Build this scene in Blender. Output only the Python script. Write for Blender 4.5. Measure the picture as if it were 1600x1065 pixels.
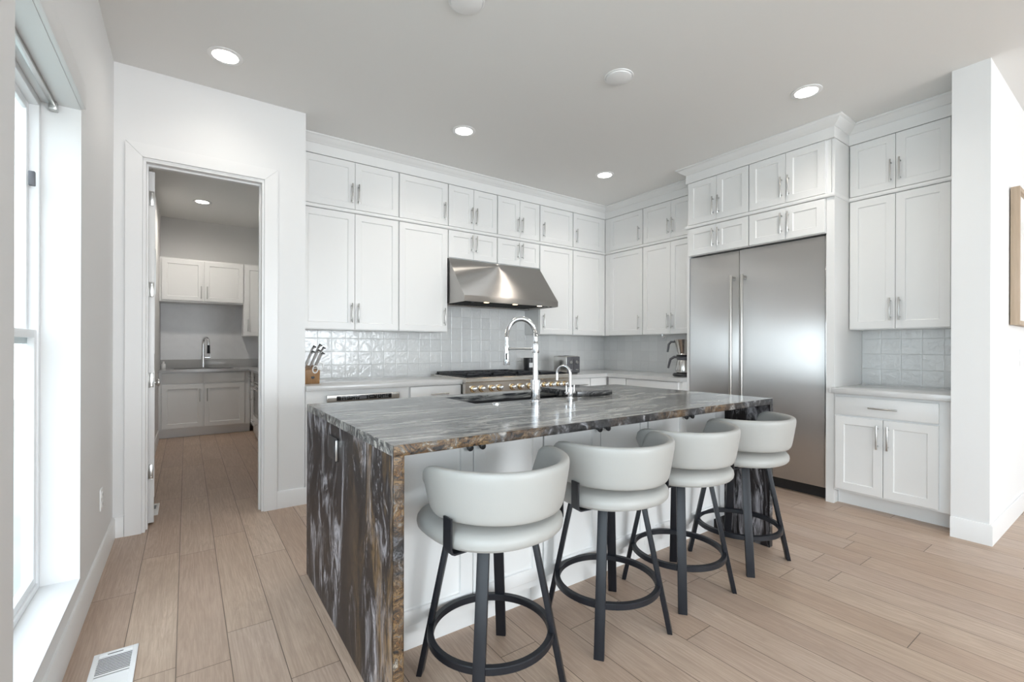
import bpy, bmesh, math, random
from mathutils import Vector, Matrix
random.seed(7)
SC = bpy.context.scene
COL = SC.collection
for o in list(bpy.data.objects):
    bpy.data.objects.remove(o, do_unlink=True)

# ------------------------------------------------------------------ camera
cam_d = bpy.data.cameras.new('camera')
cam = bpy.data.objects.new('camera', cam_d)
COL.objects.link(cam)
cam_d.sensor_width = 36.0
cam_d.lens = 721.58 * 36 / 1600
cam_d.shift_y = (541.5 - 532.5) / 1600
cam_d.clip_start = 0.02
cam.matrix_world = (Matrix.Translation((0, 0, 1.24)) @ Matrix.Rotation(math.radians(-35.179), 4, 'Z')
                    @ Matrix.Rotation(math.radians(90), 4, 'X') @ Matrix.Rotation(math.radians(0.186), 4, 'Z'))
SC.camera = cam

# ------------------------------------------------------------------ world
W = bpy.data.worlds.new('world'); SC.world = W; W.use_nodes = True
wt = W.node_tree; wt.nodes.clear()
wo = wt.nodes.new('ShaderNodeOutputWorld'); bgd = wt.nodes.new('ShaderNodeBackground')
tc = wt.nodes.new('ShaderNodeTexCoord'); sp = wt.nodes.new('ShaderNodeSeparateXYZ'); rp = wt.nodes.new('ShaderNodeValToRGB')
wt.links.new(tc.outputs['Generated'], sp.inputs[0]); wt.links.new(sp.outputs['Z'], rp.inputs[0])
rp.color_ramp.elements[0].position = 0.0; rp.color_ramp.elements[0].color = (0.62, 0.66, 0.68, 1)
rp.color_ramp.elements[1].position = 0.35; rp.color_ramp.elements[1].color = (0.80, 0.90, 1.0, 1)
wt.links.new(rp.outputs[0], bgd.inputs[0]); bgd.inputs[1].default_value = 3.2
wt.links.new(bgd.outputs[0], wo.inputs[0])

vs = SC.view_settings
vs.view_transform = 'Standard'; vs.look = 'None'; vs.gamma = 1.0; vs.use_curve_mapping = False
vs.exposure = 0.52
cy = SC.cycles
cy.use_denoising = True
cy.max_bounces = 10; cy.diffuse_bounces = 6; cy.glossy_bounces = 5; cy.transparent_max_bounces = 12
cy.sample_clamp_indirect = 6.0
cy.caustics_reflective = False; cy.caustics_refractive = False

# added area lamps boosting the daylight at the unseen rear and side windows
def area(name, loc, rot, sx, sy, power, color=(1, 1, 1), portal=False):
    d = bpy.data.lights.new(name, 'AREA'); d.shape = 'RECTANGLE'; d.size = sx; d.size_y = sy
    d.energy = power; d.color = color
    if portal: d.cycles.is_portal = True
    o = bpy.data.objects.new(name, d); o.location = loc; o.rotation_euler = rot; COL.objects.link(o)
    return o
R = math.radians
area('fill_rear_glass', (2.5, -7.9, 1.45), (R(106), 0, R(6)), 4.6, 2.3, 295, (0.87, 0.945, 1.0))  # added fill lamp at the unseen rear window, tilted up to lighten the ceiling
area('fill_side_glass', (-0.66, -1.0, 1.35), (0, R(-90), 0), 2.1, 3.6, 62, (0.80, 0.91, 1.0))  # added fill lamp outside the unseen left-hand windows

# ------------------------------------------------------------------ materials
MATS = {}
def mat(name, color=(0.8, 0.8, 0.8), rough=0.5, metal=0.0, spec=0.5, emis=None, estr=0.0, aniso=0.0, coat=0.0):
    m = bpy.data.materials.new(name); m.use_nodes = True
    b = m.node_tree.nodes['Principled BSDF']
    b.inputs['Base Color'].default_value = (*color, 1); b.inputs['Roughness'].default_value = rough
    b.inputs['Metallic'].default_value = metal; b.inputs['Specular IOR Level'].default_value = spec
    if aniso: b.inputs['Anisotropic'].default_value = aniso
    if coat: b.inputs['Coat Weight'].default_value = coat; b.inputs['Coat Roughness'].default_value = 0.1
    if emis: b.inputs['Emission Color'].default_value = (*emis, 1); b.inputs['Emission Strength'].default_value = estr
    MATS[name] = m
    return m
class NT:
    def __init__(s, m): s.t = m.node_tree; s.b = s.t.nodes.get('Principled BSDF')
    def n(s, ty, **kw):
        nd = s.t.nodes.new('ShaderNode' + ty)
        for k, v in kw.items(): setattr(nd, k, v)
        return nd
    def l(s, a, b): s.t.links.new(a, b)
    def val(s, x, sock):
        if isinstance(x, (int, float)): sock.default_value = x
        elif isinstance(x, tuple): sock.default_value = x
        else: s.l(x, sock)
    def m(s, op, a, b=0.0, c=None, clamp=False):
        nd = s.n('Math', operation=op); nd.use_clamp = clamp
        s.val(a, nd.inputs[0]); s.val(b, nd.inputs[1])
        if c is not None: s.val(c, nd.inputs[2])
        return nd.outputs[0]
    def noise(s, vec, scale, detail=4, rough=0.55, dist=0.0):
        nd = s.n('TexNoise'); nd.inputs['Scale'].default_value = scale; nd.inputs['Detail'].default_value = detail
        nd.inputs['Roughness'].default_value = rough; nd.inputs['Distortion'].default_value = dist
        s.l(vec, nd.inputs['Vector']); return nd
    def ramp(s, fac, stops):
        nd = s.n('ValToRGB'); e = nd.color_ramp.elements
        while len(e) < len(stops): e.new(0.5)
        for i, (p, c) in enumerate(stops):
            e[i].position = p; e[i].color = (*c, 1) if len(c) == 3 else c
        s.l(fac, nd.inputs[0]); return nd.outputs[0]
    def mix(s, fac, a, b, blend='MIX'):
        nd = s.n('Mix', data_type='RGBA', blend_type=blend)
        s.val(fac, nd.inputs['Factor'])
        for x, k in ((a, 6), (b, 7)):
            if isinstance(x, tuple): nd.inputs[k].default_value = (*x, 1) if len(x) == 3 else x
            else: s.l(x, nd.inputs[k])
        return nd.outputs[2]
    def comb(s, x, y, z):
        nd = s.n('CombineXYZ')
        for i, v in enumerate((x, y, z)): s.val(v, nd.inputs[i])
        return nd.outputs[0]
    def sep(s, v):
        nd = s.n('SeparateXYZ'); s.l(v, nd.inputs[0]); return nd.outputs
    def obj(s): return s.n('TexCoord').outputs['Object']
    def pos(s): return s.n('NewGeometry').outputs['Position']
    def bump(s, h, strength, dist=0.01):
        nd = s.n('Bump'); nd.inputs['Strength'].default_value = strength; nd.inputs['Distance'].default_value = dist
        s.l(h, nd.inputs['Height']); s.l(nd.outputs[0], s.b.inputs['Normal'])

def painted(name, color, rough, bump=0.04, scale=180):
    m = mat(name, color, rough); t = NT(m)
    n = t.noise(t.obj(), scale, 2); t.bump(n.outputs[0], bump, 0.002); return m
painted('wall_paint', (0.78, 0.78, 0.78), 0.6)
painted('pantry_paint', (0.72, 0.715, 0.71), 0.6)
painted('ceiling_paint', (0.78, 0.775, 0.76), 0.8, 0.06, 120)
painted('trim_paint', (0.80, 0.80, 0.80), 0.35, 0.02)
painted('cabinet_paint', (0.79, 0.79, 0.785), 0.33, 0.015)
painted('vinyl_white', (0.86, 0.87, 0.88), 0.35, 0.01)
painted('plastic_white', (0.84, 0.84, 0.84), 0.35, 0.01)
mat('nickel', (0.55, 0.545, 0.53), 0.28, 1.0)
mat('satin_nickel', (0.75, 0.74, 0.72), 0.42, 1.0)
mat('chrome', (0.80, 0.81, 0.83), 0.07, 1.0)
mat('black_metal', (0.010, 0.011, 0.015), 0.40, 0.0, 0.35)
mat('black_plastic', (0.018, 0.018, 0.020), 0.35)
mat('grey_plastic', (0.10, 0.10, 0.11), 0.4)
mat('black_glass', (0.008, 0.008, 0.010), 0.06)
mat('dark_gap', (0.02, 0.02, 0.02), 0.8)
mat('lamp_glow', (1, 1, 1), 0.5, emis=(1.0, 0.95, 0.88), estr=14.0)
mat('hood_glow', (1, 1, 1), 0.5, emis=(1.0, 0.72, 0.45), estr=6.0)
mat('label_white', (0.82, 0.82, 0.82), 0.5)
mat('button_grey', (0.28, 0.28, 0.28), 0.5)
mat('brass', (0.62, 0.47, 0.27), 0.22, 1.0)
mat('red_mark', (0.5, 0.02, 0.03), 0.4)
mat('sink_black', (0.03, 0.03, 0.032), 0.3)
mat('paper_art', (0.80, 0.80, 0.79), 0.7)
m = painted('leather', (0.365, 0.362, 0.347), 0.42, 0.08, 260)
m = mat('grass', (0.30, 0.36, 0.26), 0.9); t = NT(m)
t.l(t.mix(t.noise(t.obj(), 1.2, 5).outputs[0], (0.26, 0.31, 0.26), (0.44, 0.45, 0.44)), t.b.inputs['Base Color'])

def steel(name, color, rough, vertical=True, var=0.08):
    m = mat(name, color, rough, 1.0); t = NT(m)
    x, y, z = t.sep(t.obj())
    v = t.comb(t.m('MULTIPLY', x, 60.0 if vertical else 1.0), t.m('MULTIPLY', y, 60.0 if vertical else 60.0), t.m('MULTIPLY', z, 0.6 if vertical else 60.0))
    n = t.noise(v, 6.0, 3)
    t.l(t.m('ADD', t.m('MULTIPLY', n.outputs[0], var), rough - var / 2), t.b.inputs['Roughness'])
    return m
m = steel('fridge_steel', (0.64, 0.635, 0.63), 0.42, True, 0.03); t = NT(m)
t.b.inputs['Anisotropic'].default_value = 1.0
tg = t.n('Tangent', direction_type='RADIAL', axis='Z'); t.l(tg.outputs[0], t.b.inputs['Tangent'])
x, y, z = t.sep(t.obj())
wv = t.noise(t.comb(t.m('MULTIPLY', x, 0.2), t.m('MULTIPLY', y, 0.9), t.m('MULTIPLY', z, 1.6)), 1.6, 2)
t.bump(wv.outputs[0], 0.05, 0.02)
m = steel('hood_steel', (0.50, 0.48, 0.46), 0.38, False, 0.04); t = NT(m)
t.b.inputs['Anisotropic'].default_value = 1.0; t.b.inputs['Anisotropic Rotation'].default_value = 0.25
tg = t.n('Tangent', direction_type='RADIAL', axis='Z'); t.l(tg.outputs[0], t.b.inputs['Tangent'])
steel('range_steel', (0.66, 0.63, 0.58), 0.24, False)
steel('sink_steel', (0.6, 0.6, 0.6), 0.3, False)
steel('appliance_steel', (0.60, 0.585, 0.56), 0.22, True)

def glass(name):
    m = bpy.data.materials.new(name); m.use_nodes = True; t = m.node_tree; t.nodes.clear()
    o = t.nodes.new('ShaderNodeOutputMaterial'); a = t.nodes.new('ShaderNodeBsdfTransparent'); g = t.nodes.new('ShaderNodeBsdfGlossy')
    mx = t.nodes.new('ShaderNodeMixShader')
    a.inputs[0].default_value = (0.95, 0.97, 0.97, 1); g.inputs['Roughness'].default_value = 0.02; mx.inputs[0].default_value = 0.06
    t.links.new(a.outputs[0], mx.inputs[1]); t.links.new(g.outputs[0], mx.inputs[2]); t.links.new(mx.outputs[0], o.inputs[0])
    MATS[name] = m; return m
glass('window_glass')

# wood plank floor: planks run along Y, width .1765
m = mat('plank_floor', rough=0.38); t = NT(m)
x, y, z = t.sep(t.pos())
PW, PL = 0.1765, 1.22
ux = t.m('DIVIDE', t.m('ADD', x, 0.03), PW); cx_ = t.m('FLOOR', ux); fx = t.m('FRACT', ux)
wn = t.n('TexWhiteNoise', noise_dimensions='1D'); t.l(cx_, wn.inputs['W'])
uy = t.m('ADD', t.m('DIVIDE', y, PL), t.m('MULTIPLY', wn.outputs[0], 7.3)); ry = t.m('FLOOR', uy); fy = t.m('FRACT', uy)
w2 = t.n('TexWhiteNoise', noise_dimensions='2D'); t.l(t.comb(cx_, ry, 0.0), w2.inputs['Vector'])
rs = t.sep(w2.outputs['Color'])
gv = t.comb(t.m('ADD', t.m('MULTIPLY', x, 9.0), t.m('MULTIPLY', rs[0], 40.0)), t.m('ADD', t.m('MULTIPLY', y, 0.8), t.m('MULTIPLY', rs[1], 30.0)), t.m('MULTIPLY', rs[2], 20.0))
g1 = t.noise(gv, 1.3, 5, 0.6, 0.6)
rings = t.m('FRACT', t.m('MULTIPLY', g1.outputs[0], 9.0))
rings = t.m('ABSOLUTE', t.m('SUBTRACT', rings, 0.5))
fine = t.noise(t.comb(t.m('MULTIPLY', x, 160.0), t.m('MULTIPLY', y, 4.0), rs[0]), 1.0, 4, 0.7)
tone = t.noise(t.comb(t.m('MULTIPLY', x, 2.0), t.m('MULTIPLY', y, 1.0), t.m('MULTIPLY', rs[1], 9.0)), 1.5, 3)
base = t.mix(rs[0], (0.49, 0.355, 0.265), (0.63, 0.495, 0.385))
base = t.mix(t.m('MULTIPLY', rs[2], 0.45), base, (0.50, 0.395, 0.345))
base = t.mix(t.m('MULTIPLY', t.m('SUBTRACT', 0.5, rings), 0.62), base, (0.27, 0.18, 0.125))
base = t.mix(t.m('MULTIPLY', t.m('SUBTRACT', fine.outputs[0], 0.34, clamp=True), 1.3), base, (0.27, 0.185, 0.13))
base = t.mix(t.m('MULTIPLY', t.m('SUBTRACT', tone.outputs[0], 0.45, clamp=True), 1.5), base, (0.33, 0.235, 0.17))
sx = t.m('MULTIPLY', t.m('MINIMUM', fx, t.m('SUBTRACT', 1.0, fx)), PW)
sy = t.m('MULTIPLY', t.m('MINIMUM', fy, t.m('SUBTRACT', 1.0, fy)), PL)
seam = t.m('LESS_THAN', t.m('MINIMUM', sx, sy), 0.0016)
base = t.mix(t.m('MULTIPLY', seam, 0.85), base, (0.07, 0.045, 0.03))
t.l(base, t.b.inputs['Base Color'])
t.l(t.m('ADD', 0.30, t.m('MULTIPLY', fine.outputs[0], 0.2)), t.b.inputs['Roughness'])
t.bump(t.m('SUBTRACT', t.m('MULTIPLY', fine.outputs[0], 0.25), seam), 0.25, 0.002)

# dark veined stone; along = axis of the veins
def stone(name, along, base1, base2, vein, vamt, gold, rough, spec=0.5, thr=0.5, bw=1.0, warp=1.0):
    m = mat(name, rough=rough, spec=spec); t = NT(m)
    x, y, z = t.sep(t.pos())
    k = dict(x=(0.55, 2.0, 2.0), z=(1.9, 1.9, 0.60))[along]
    P = t.comb(t.m('MULTIPLY', x, k[0]), t.m('MULTIPLY', y, k[1]), t.m('MULTIPLY', z, k[2]))
    wpn = t.noise(P, 1.2, 3, 0.5)
    add = t.n('VectorMath', operation='MULTIPLY_ADD'); t.l(wpn.outputs['Color'], add.inputs[0]); add.inputs[1].default_value = (warp, warp, warp); t.l(P, add.inputs[2])
    Q = add.outputs[0]; qx, qy, qz = t.sep(Q)
    f = dict(x=(2.2, 9.0, 9.0), z=(6.5, 6.5, 2.4))[along]
    S = t.comb(t.m('MULTIPLY', qx, f[0]), t.m('MULTIPLY', qy, f[1]), t.m('MULTIPLY', qz, f[2]))
    streak = t.noise(S, 1.6, 8, 0.70, 0.7)
    grain = t.noise(Q, 22.0, 6, 0.7, 0.5)
    band = t.noise(Q, 1.35, 4, 0.55, 0.2)
    br = t.m('ABSOLUTE', t.m('SUBTRACT', band.outputs[0], 0.50))
    bm = t.ramp(br, [(0.0, (1, 1, 1)), (0.045 * bw, (0.75, 0.75, 0.75)), (0.10 * bw, (0, 0, 0))])
    sv = t.ramp(streak.outputs[0], [(thr - 0.03, (0, 0, 0)), (thr + 0.11, (1, 1, 1))])
    b2 = t.noise(Q, 3.2, 5, 0.6, 0.4)
    thin = t.ramp(t.m('ABSOLUTE', t.m('SUBTRACT', b2.outputs[0], 0.5)), [(0.0, (1, 1, 1)), (0.016, (0, 0, 0))])
    gr = t.ramp(grain.outputs[0], [(0.38, (0.15, 0.15, 0.15)), (0.58, (1, 1, 1))])
    vv = t.m('MAXIMUM', t.m('MULTIPLY', bm, sv), t.m('MULTIPLY', thin, t.m('MULTIPLY', sv, 0.7)))
    vv = t.m('MULTIPLY', vv, gr)
    body = t.mix(t.ramp(streak.outputs[0], [(0.38, (0, 0, 0)), (0.66, (1, 1, 1))]), base1, base2)
    gmask = t.m('MULTIPLY', t.m('SUBTRACT', 1.0, t.m('DIVIDE', t.m('SUBTRACT', y, 1.40), gold[1]), clamp=True), t.m('SUBTRACT', 2.9, t.m('MULTIPLY', x, 1.2), clamp=True))
    gn = t.noise(Q, 2.4, 4); gm = t.m('MULTIPLY', t.ramp(gn.outputs[0], [(0.46, (0, 0, 0)), (0.56, (1, 1, 1))]), gmask)
    gcol = t.mix(grain.outputs[0], (0.06, 0.032, 0.012), (0.46, 0.29, 0.13))
    c = t.mix(t.m('MULTIPLY', vv, vamt), body, vein)
    c = t.mix(t.m('MULTIPLY', gm, t.m('MULTIPLY', gr, gold[0])), c, gcol)
    t.l(c, t.b.inputs['Base Color'])
    t.l(t.m('ADD', rough, t.m('MULTIPLY', streak.outputs[0], 0.14)), t.b.inputs['Roughness'])
    t.bump(streak.outputs[0], 0.12, 0.004)
    return m
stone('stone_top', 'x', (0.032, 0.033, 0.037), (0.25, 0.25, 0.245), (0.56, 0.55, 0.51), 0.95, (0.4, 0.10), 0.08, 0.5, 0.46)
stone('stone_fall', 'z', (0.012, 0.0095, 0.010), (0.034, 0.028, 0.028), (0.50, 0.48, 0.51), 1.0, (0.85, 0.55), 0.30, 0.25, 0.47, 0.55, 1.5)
stone('board_stone', 'x', (0.02, 0.02, 0.021), (0.06, 0.06, 0.062), (0.35, 0.34, 0.33), 0.5, (0.0, 0.1), 0.10, 0.5, 0.50)
# broken edge : crystalline chips, gold on the left part, darker to the right
m = mat('stone_edge', rough=0.30, spec=0.4); t = NT(m)
x, y, z = t.sep(t.pos())
n1 = t.noise(t.pos(), 17.0, 8, 0.68, 1.2); n2 = t.noise(t.pos(), 60.0, 6, 0.62, 0.8)
chip = t.ramp(n1.outputs[0], [(0.36, (0.008, 0.008, 0.009)), (0.43, (0.035, 0.028, 0.024)), (0.47, (0.20, 0.10, 0.035)), (0.495, (0.014, 0.013, 0.013)), (0.54, (0.30, 0.18, 0.08)), (0.58, (0.05, 0.047, 0.046)), (0.64, (0.48, 0.42, 0.34))])
dark = t.ramp(n1.outputs[0], [(0.35, (0.010, 0.010, 0.011)), (0.52, (0.030, 0.029, 0.031)), (0.60, (0.13, 0.13, 0.14)), (0.70, (0.42, 0.41, 0.42))])
lf = t.noise(t.pos(), 4.5, 4); g_ = t.m('ADD', t.m('MULTIPLY', t.m('SUBTRACT', lf.outputs[0], 0.5), 6.0), t.m('SUBTRACT', 1.05, t.m('MULTIPLY', x, 0.55)), clamp=True)
sp_ = t.noise(t.pos(), 120.0, 4, 0.7)
c = t.mix(g_, dark, chip); c = t.mix(t.m('MULTIPLY', sp_.outputs[0], 0.5), c, (0.02, 0.018, 0.016))
t.l(c, t.b.inputs['Base Color']); t.bump(n2.outputs[0], 0.5, 0.006)
m = mat('quartz', (0.70, 0.70, 0.70), 0.14); t = NT(m)
t.l(t.mix(t.noise(t.obj(), 3.0, 6, 0.6, 1.0).outputs[0], (0.55, 0.55, 0.555), (0.64, 0.64, 0.635)), t.b.inputs['Base Color'])
m = mat('slab_grey', (0.6, 0.6, 0.6), 0.25); t = NT(m)
t.l(t.mix(t.noise(t.obj(), 2.5, 6, 0.6, 1.5).outputs[0], (0.58, 0.585, 0.60), (0.74, 0.745, 0.76)), t.b.inputs['Base Color'])
m = mat('quartz_grey', (0.42, 0.42, 0.42), 0.16)
t = NT(m); t.l(t.mix(t.noise(t.obj(), 2.0, 6, 0.6, 1.0).outputs[0], (0.38, 0.38, 0.38), (0.48, 0.48, 0.48)), t.b.inputs['Base Color'])

# zellige tile, grid origin at the object's origin
def tile(name, ax, w, h):
    m = mat(name, rough=0.12, coat=0.4); t = NT(m)
    p = t.sep(t.obj()); u = t.m('DIVIDE', p[ax], w); v = t.m('DIVIDE', p[2], h)
    fu, fv = t.m('FRACT', u), t.m('FRACT', v)
    w2 = t.n('TexWhiteNoise', noise_dimensions='2D'); t.l(t.comb(t.m('FLOOR', u), t.m('FLOOR', v), 0.0), w2.inputs['Vector'])
    r = t.sep(w2.outputs['Color'])
    e = t.m('MINIMUM', t.m('MULTIPLY', t.m('MINIMUM', fu, t.m('SUBTRACT', 1.0, fu)), w), t.m('MULTIPLY', t.m('MINIMUM', fv, t.m('SUBTRACT', 1.0, fv)), h))
    grout = t.m('LESS_THAN', e, 0.0013)
    col = t.mix(r[0], (0.645, 0.65, 0.65), (0.715, 0.72, 0.715))
    t.l(t.mix(t.m('MULTIPLY', grout, 0.6), col, (0.50, 0.50, 0.49)), t.b.inputs['Base Color'])
    off = t.n('VectorMath', operation='MULTIPLY_ADD'); t.l(w2.outputs['Color'], off.inputs[0]); off.inputs[1].default_value = (9, 9, 9); t.l(t.obj(), off.inputs[2])
    n = t.noise(off.outputs[0], 20.0, 2, 0.5, 0.4)
    tilt = t.m('ADD', t.m('MULTIPLY', fu, t.m('SUBTRACT', r[1], 0.5)), t.m('MULTIPLY', fv, t.m('SUBTRACT', r[2], 0.5)))
    edge = t.m('MULTIPLY', t.m('MINIMUM', e, 0.006), 60.0)
    hgt = t.m('ADD', t.m('ADD', t.m('MULTIPLY', n.outputs[0], 1.2), t.m('MULTIPLY', tilt, 0.9)), edge)
    t.bump(hgt, 0.60, 0.007)
    t.l(t.m('ADD', 0.08, t.m('MULTIPLY', grout, 0.6)), t.b.inputs['Roughness'])
    return m
tile('tile_back', 0, 0.127, 0.127); tile('tile_side', 1, 0.1335, 0.1285)
def wood(name, c1, c2, axis=2):
    m = mat(name, rough=0.45); t = NT(m); p = list(t.sep(t.obj()))
    q = [t.m('MULTIPLY', p[i], 6.0 if i == axis else 70.0) for i in range(3)]
    n = t.noise(t.comb(*q), 1.0, 4); t.l(t.mix(n.outputs[0], c1, c2), t.b.inputs['Base Color']); return m
wood('oak_frame', (0.36, 0.27, 0.19), (0.50, 0.39, 0.29)); wood('block_wood', (0.20, 0.10, 0.04), (0.42, 0.24, 0.11))
m = mat('art_print', rough=0.6); t = NT(m)
t.l(t.ramp(t.noise(t.obj(), 3.0, 6, 0.6, 1.5).outputs[0], [(0.4, (0.80, 0.80, 0.79)), (0.62, (0.62, 0.61, 0.58))]), t.b.inputs['Base Color'])

# ------------------------------------------------------------------ mesh builder
ORG = {}
class MB:
    def __init__(s): s.bm = bmesh.new()
    def merge(s, b2):
        me = bpy.data.meshes.new('tmp'); b2.to_mesh(me); b2.free(); s.bm.from_mesh(me); bpy.data.meshes.remove(me); return s
    def box(s, x0, y0, z0, x1, y1, z1, bev=0.0, seg=2):
        b = bmesh.new(); bmesh.ops.create_cube(b, size=1.0)
        for v in b.verts:
            v.co = Vector(((x0 + x1) / 2 + v.co.x * abs(x1 - x0), (y0 + y1) / 2 + v.co.y * abs(y1 - y0), (z0 + z1) / 2 + v.co.z * abs(z1 - z0)))
        if bev: bmesh.ops.bevel(b, geom=list(b.edges), offset=bev, segments=seg, affect='EDGES', profile=0.5)
        return s.merge(b)
    def cyl(s, p0, p1, r0, r1=None, n=20, bev=0.0):
        r1 = r0 if r1 is None else r1
        p0, p1 = Vector(p0), Vector(p1); d = p1 - p0; b = bmesh.new()
        bmesh.ops.create_cone(b, cap_ends=True, segments=n, radius1=r0, radius2=r1, depth=d.length)
        if bev:
            bmesh.ops.bevel(b, geom=[e for e in b.edges if len(e.link_faces) == 2 and any(len(f.verts) > 4 for f in e.link_faces)], offset=bev, segments=2, affect='EDGES', profile=0.5)
        M = Matrix.Translation((p0 + p1) / 2) @ d.to_track_quat('Z', 'Y').to_matrix().to_4x4()
        bmesh.ops.transform(b, matrix=M, verts=b.verts); return s.merge(b)
    def tube(s, pts, r, n=12, closed=False):
        pts = [Vector(p) for p in pts]; rad = r if isinstance(r, (list, tuple)) else [r] * len(pts)
        rings = []; N = len(pts); up = None
        for i, p in enumerate(pts):
            if closed: d = pts[(i + 1) % N] - pts[i - 1]
            else: d = pts[min(i + 1, N - 1)] - pts[max(i - 1, 0)]
            d.normalize()
            if up is None:
                up = Vector((0, 0, 1)) if abs(d.z) < 0.9 else Vector((1, 0, 0))
            a = (up - d * up.dot(d)).normalized(); up = a; c = d.cross(a)
            rings.append([s.bm.verts.new(p + (a * math.cos(2 * math.pi * k / n) + c * math.sin(2 * math.pi * k / n)) * rad[i]) for k in range(n)])
        s.skin(rings, closed); return s
    def skin(s, rings, closed=False, caps=True):
        n = len(rings[0]); M = len(rings)
        for i in range(M if closed else M - 1):
            a, b = rings[i], rings[(i + 1) % M]
            for k in range(n): s.bm.faces.new((a[k], a[(k + 1) % n], b[(k + 1) % n], b[k]))
        if caps and not closed: s.bm.faces.new(list(reversed(rings[0]))); s.bm.faces.new(rings[-1])
        return s
    def loft(s, loops, caps=True, closed=False):
        return s.skin([[s.bm.verts.new(p) for p in L] for L in loops], closed, caps)
    def ring(s, prof, c=(0, 0, 0), n=40):
        return s.loft([[(c[0] + r * math.cos(2 * math.pi * k / n), c[1] + r * math.sin(2 * math.pi * k / n), c[2] + z) for r, z in prof] for k in range(n)], closed=True)
    def lathe(s, prof, c=(0, 0, 0), n=32):
        loops = []
        for r, z in prof:
            r = max(r, 0.0004)
            loops.append([(c[0] + r * math.cos(2 * math.pi * k / n), c[1] + r * math.sin(2 * math.pi * k / n), c[2] + z) for k in range(n)])
        return s.loft(loops)
    def prism(s, poly, lo, hi, axis):
        def p(a, b, h): return {'x': (h, a, b), 'y': (a, h, b), 'z': (a, b, h)}[axis]
        return s.loft([[p(a, b, lo) for a, b in poly], [p(a, b, hi) for a, b in poly]])
    def build(s, name, material, parent=None, smooth=True, origin=None):
        bmesh.ops.recalc_face_normals(s.bm, faces=list(s.bm.faces))
        xs = [v.co for v in s.bm.verts]
        if parent is not None: og = ORG[parent.name]
        elif origin is not None: og = Vector(origin)
        else:
            og = Vector(((min(v.x for v in xs) + max(v.x for v in xs)) / 2, (min(v.y for v in xs) + max(v.y for v in xs)) / 2, min(v.z for v in xs)))
        for v in s.bm.verts: v.co -= og
        me = bpy.data.meshes.new(name); s.bm.to_mesh(me); s.bm.free()
        if smooth:
            for p in me.polygons: p.use_smooth = True
            me.set_sharp_from_angle(angle=math.radians(32))
        me.materials.append(MATS[material])
        o = bpy.data.objects.new(name, me); COL.objects.link(o)
        if parent is not None: o.parent = parent; ORG[o.name] = og.copy()
        else: o.location = og; ORG[o.name] = og.copy()
        return o
def thing(name, label, cat, loc=(0, 0, 0), group=None):
    o = bpy.data.objects.new(name, None); o.empty_display_size = 0.05; COL.objects.link(o); o.location = loc
    ORG[o.name] = Vector(loc); return tag(o, label, cat, group)
def tag(o, label, cat, group=None):
    o['label'] = label; o['category'] = cat
    if group: o['group'] = group
    return o
def struct(o): o['kind'] = 'structure'; return o

# ------------------------------------------------------------------ key dimensions
H = 3.07
XL, YD, XDR = -0.387, 3.911, 0.764
XP, YP, YPB = 4.136, 0.642, 0.824
YW, XW = 4.577, 4.82
YU, XU = 4.273, 4.511
XFB = 4.212
ZT, ZM, ZL, ZU = 2.916, 2.486, 2.448, 1.389
ZC = 0.925
TH = 0.021

# ------------------------------------------------------------------ structure
b = MB(); b.box(-0.6, -8.2, -0.12, 7.6, 8.6, 0.0); struct(b.build('floor', 'plank_floor'))
b = MB(); b.box(-0.6, -8.2, H, 7.6, 8.6, H + 0.15); struct(b.build('ceiling', 'ceiling_paint'))
def wall_x(name, x0, x1, y0, y1, holes, m='wall_paint'):
    b = MB(); ys = sorted({y0, y1, *[h[0] for h in holes], *[h[1] for h in holes]})
    for a, c in zip(ys, ys[1:]):
        hs = [h for h in holes if h[0] <= a and h[1] >= c]
        if hs:
            h = hs[0]
            if h[2] > 0.001: b.box(x0, a, 0, x1, c, h[2])
            b.box(x0, a, h[3], x1, c, H)
        else: b.box(x0, a, 0, x1, c, H)
    return struct(b.build(name, m, smooth=False))
def wall_y(name, y0, y1, x0, x1, holes, m='wall_paint'):
    b = MB(); xs = sorted({x0, x1, *[h[0] for h in holes], *[h[1] for h in holes]})
    for a, c in zip(xs, xs[1:]):
        hs = [h for h in holes if h[0] <= a and h[1] >= c]
        if hs:
            h = hs[0]
            if h[2] > 0.001: b.box(a, y0, 0, c, y1, h[2])
            b.box(a, y0, h[3], c, y1, H)
        else: b.box(a, y0, 0, c, y1, H)
    return struct(b.build(name, m, smooth=False))
W1 = (1.825, 2.80, 0.198, 2.29)
wall_x('wall_left', -0.567, XL, -8.2, YD + 0.12, [W1, (-2.8, 0.8, 0.198, 2.29)])
wall_y('wall_rear', -8.2, -8.0, XL, 7.6, [(0.2, 6.6, 0.15, 2.75)])
wall_x('wall_far_right', 7.45, 7.6, -8.0, YP, [])
OP = (-0.232, 0.470, 0.0, 2.472)
wall_y('wall_doorway', YD, YD + 0.12, XL, XDR, [OP])
wall_x('wall_return', XDR - 0.12, XDR, YD + 0.12, YW + 0.15, [])
wall_y('wall_back', YW, YW + 0.15, XDR, XW + 0.15, [])
wall_x('wall_right', XW, XW + 0.15, YPB, YW, [])
wall_y('wall_right_end', YP, YPB, XP, 7.6, [])
wall_x('wall_pantry_left', -0.50, -0.304, YD + 0.12, 8.35, [(6.05, 7.0, 1.85, 2.39)], 'pantry_paint')
wall_y('wall_pantry_back', 8.2, 8.35, -0.304, 1.5, [], 'pantry_paint')
wall_x('wall_pantry_right', 1.35, 1.5, YW + 0.15, 8.2, [], 'pantry_paint')
b = MB(); b.box(-16, -12, -0.5, -0.75, 20, -0.4); struct(b.build('ground', 'grass'))

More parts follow.
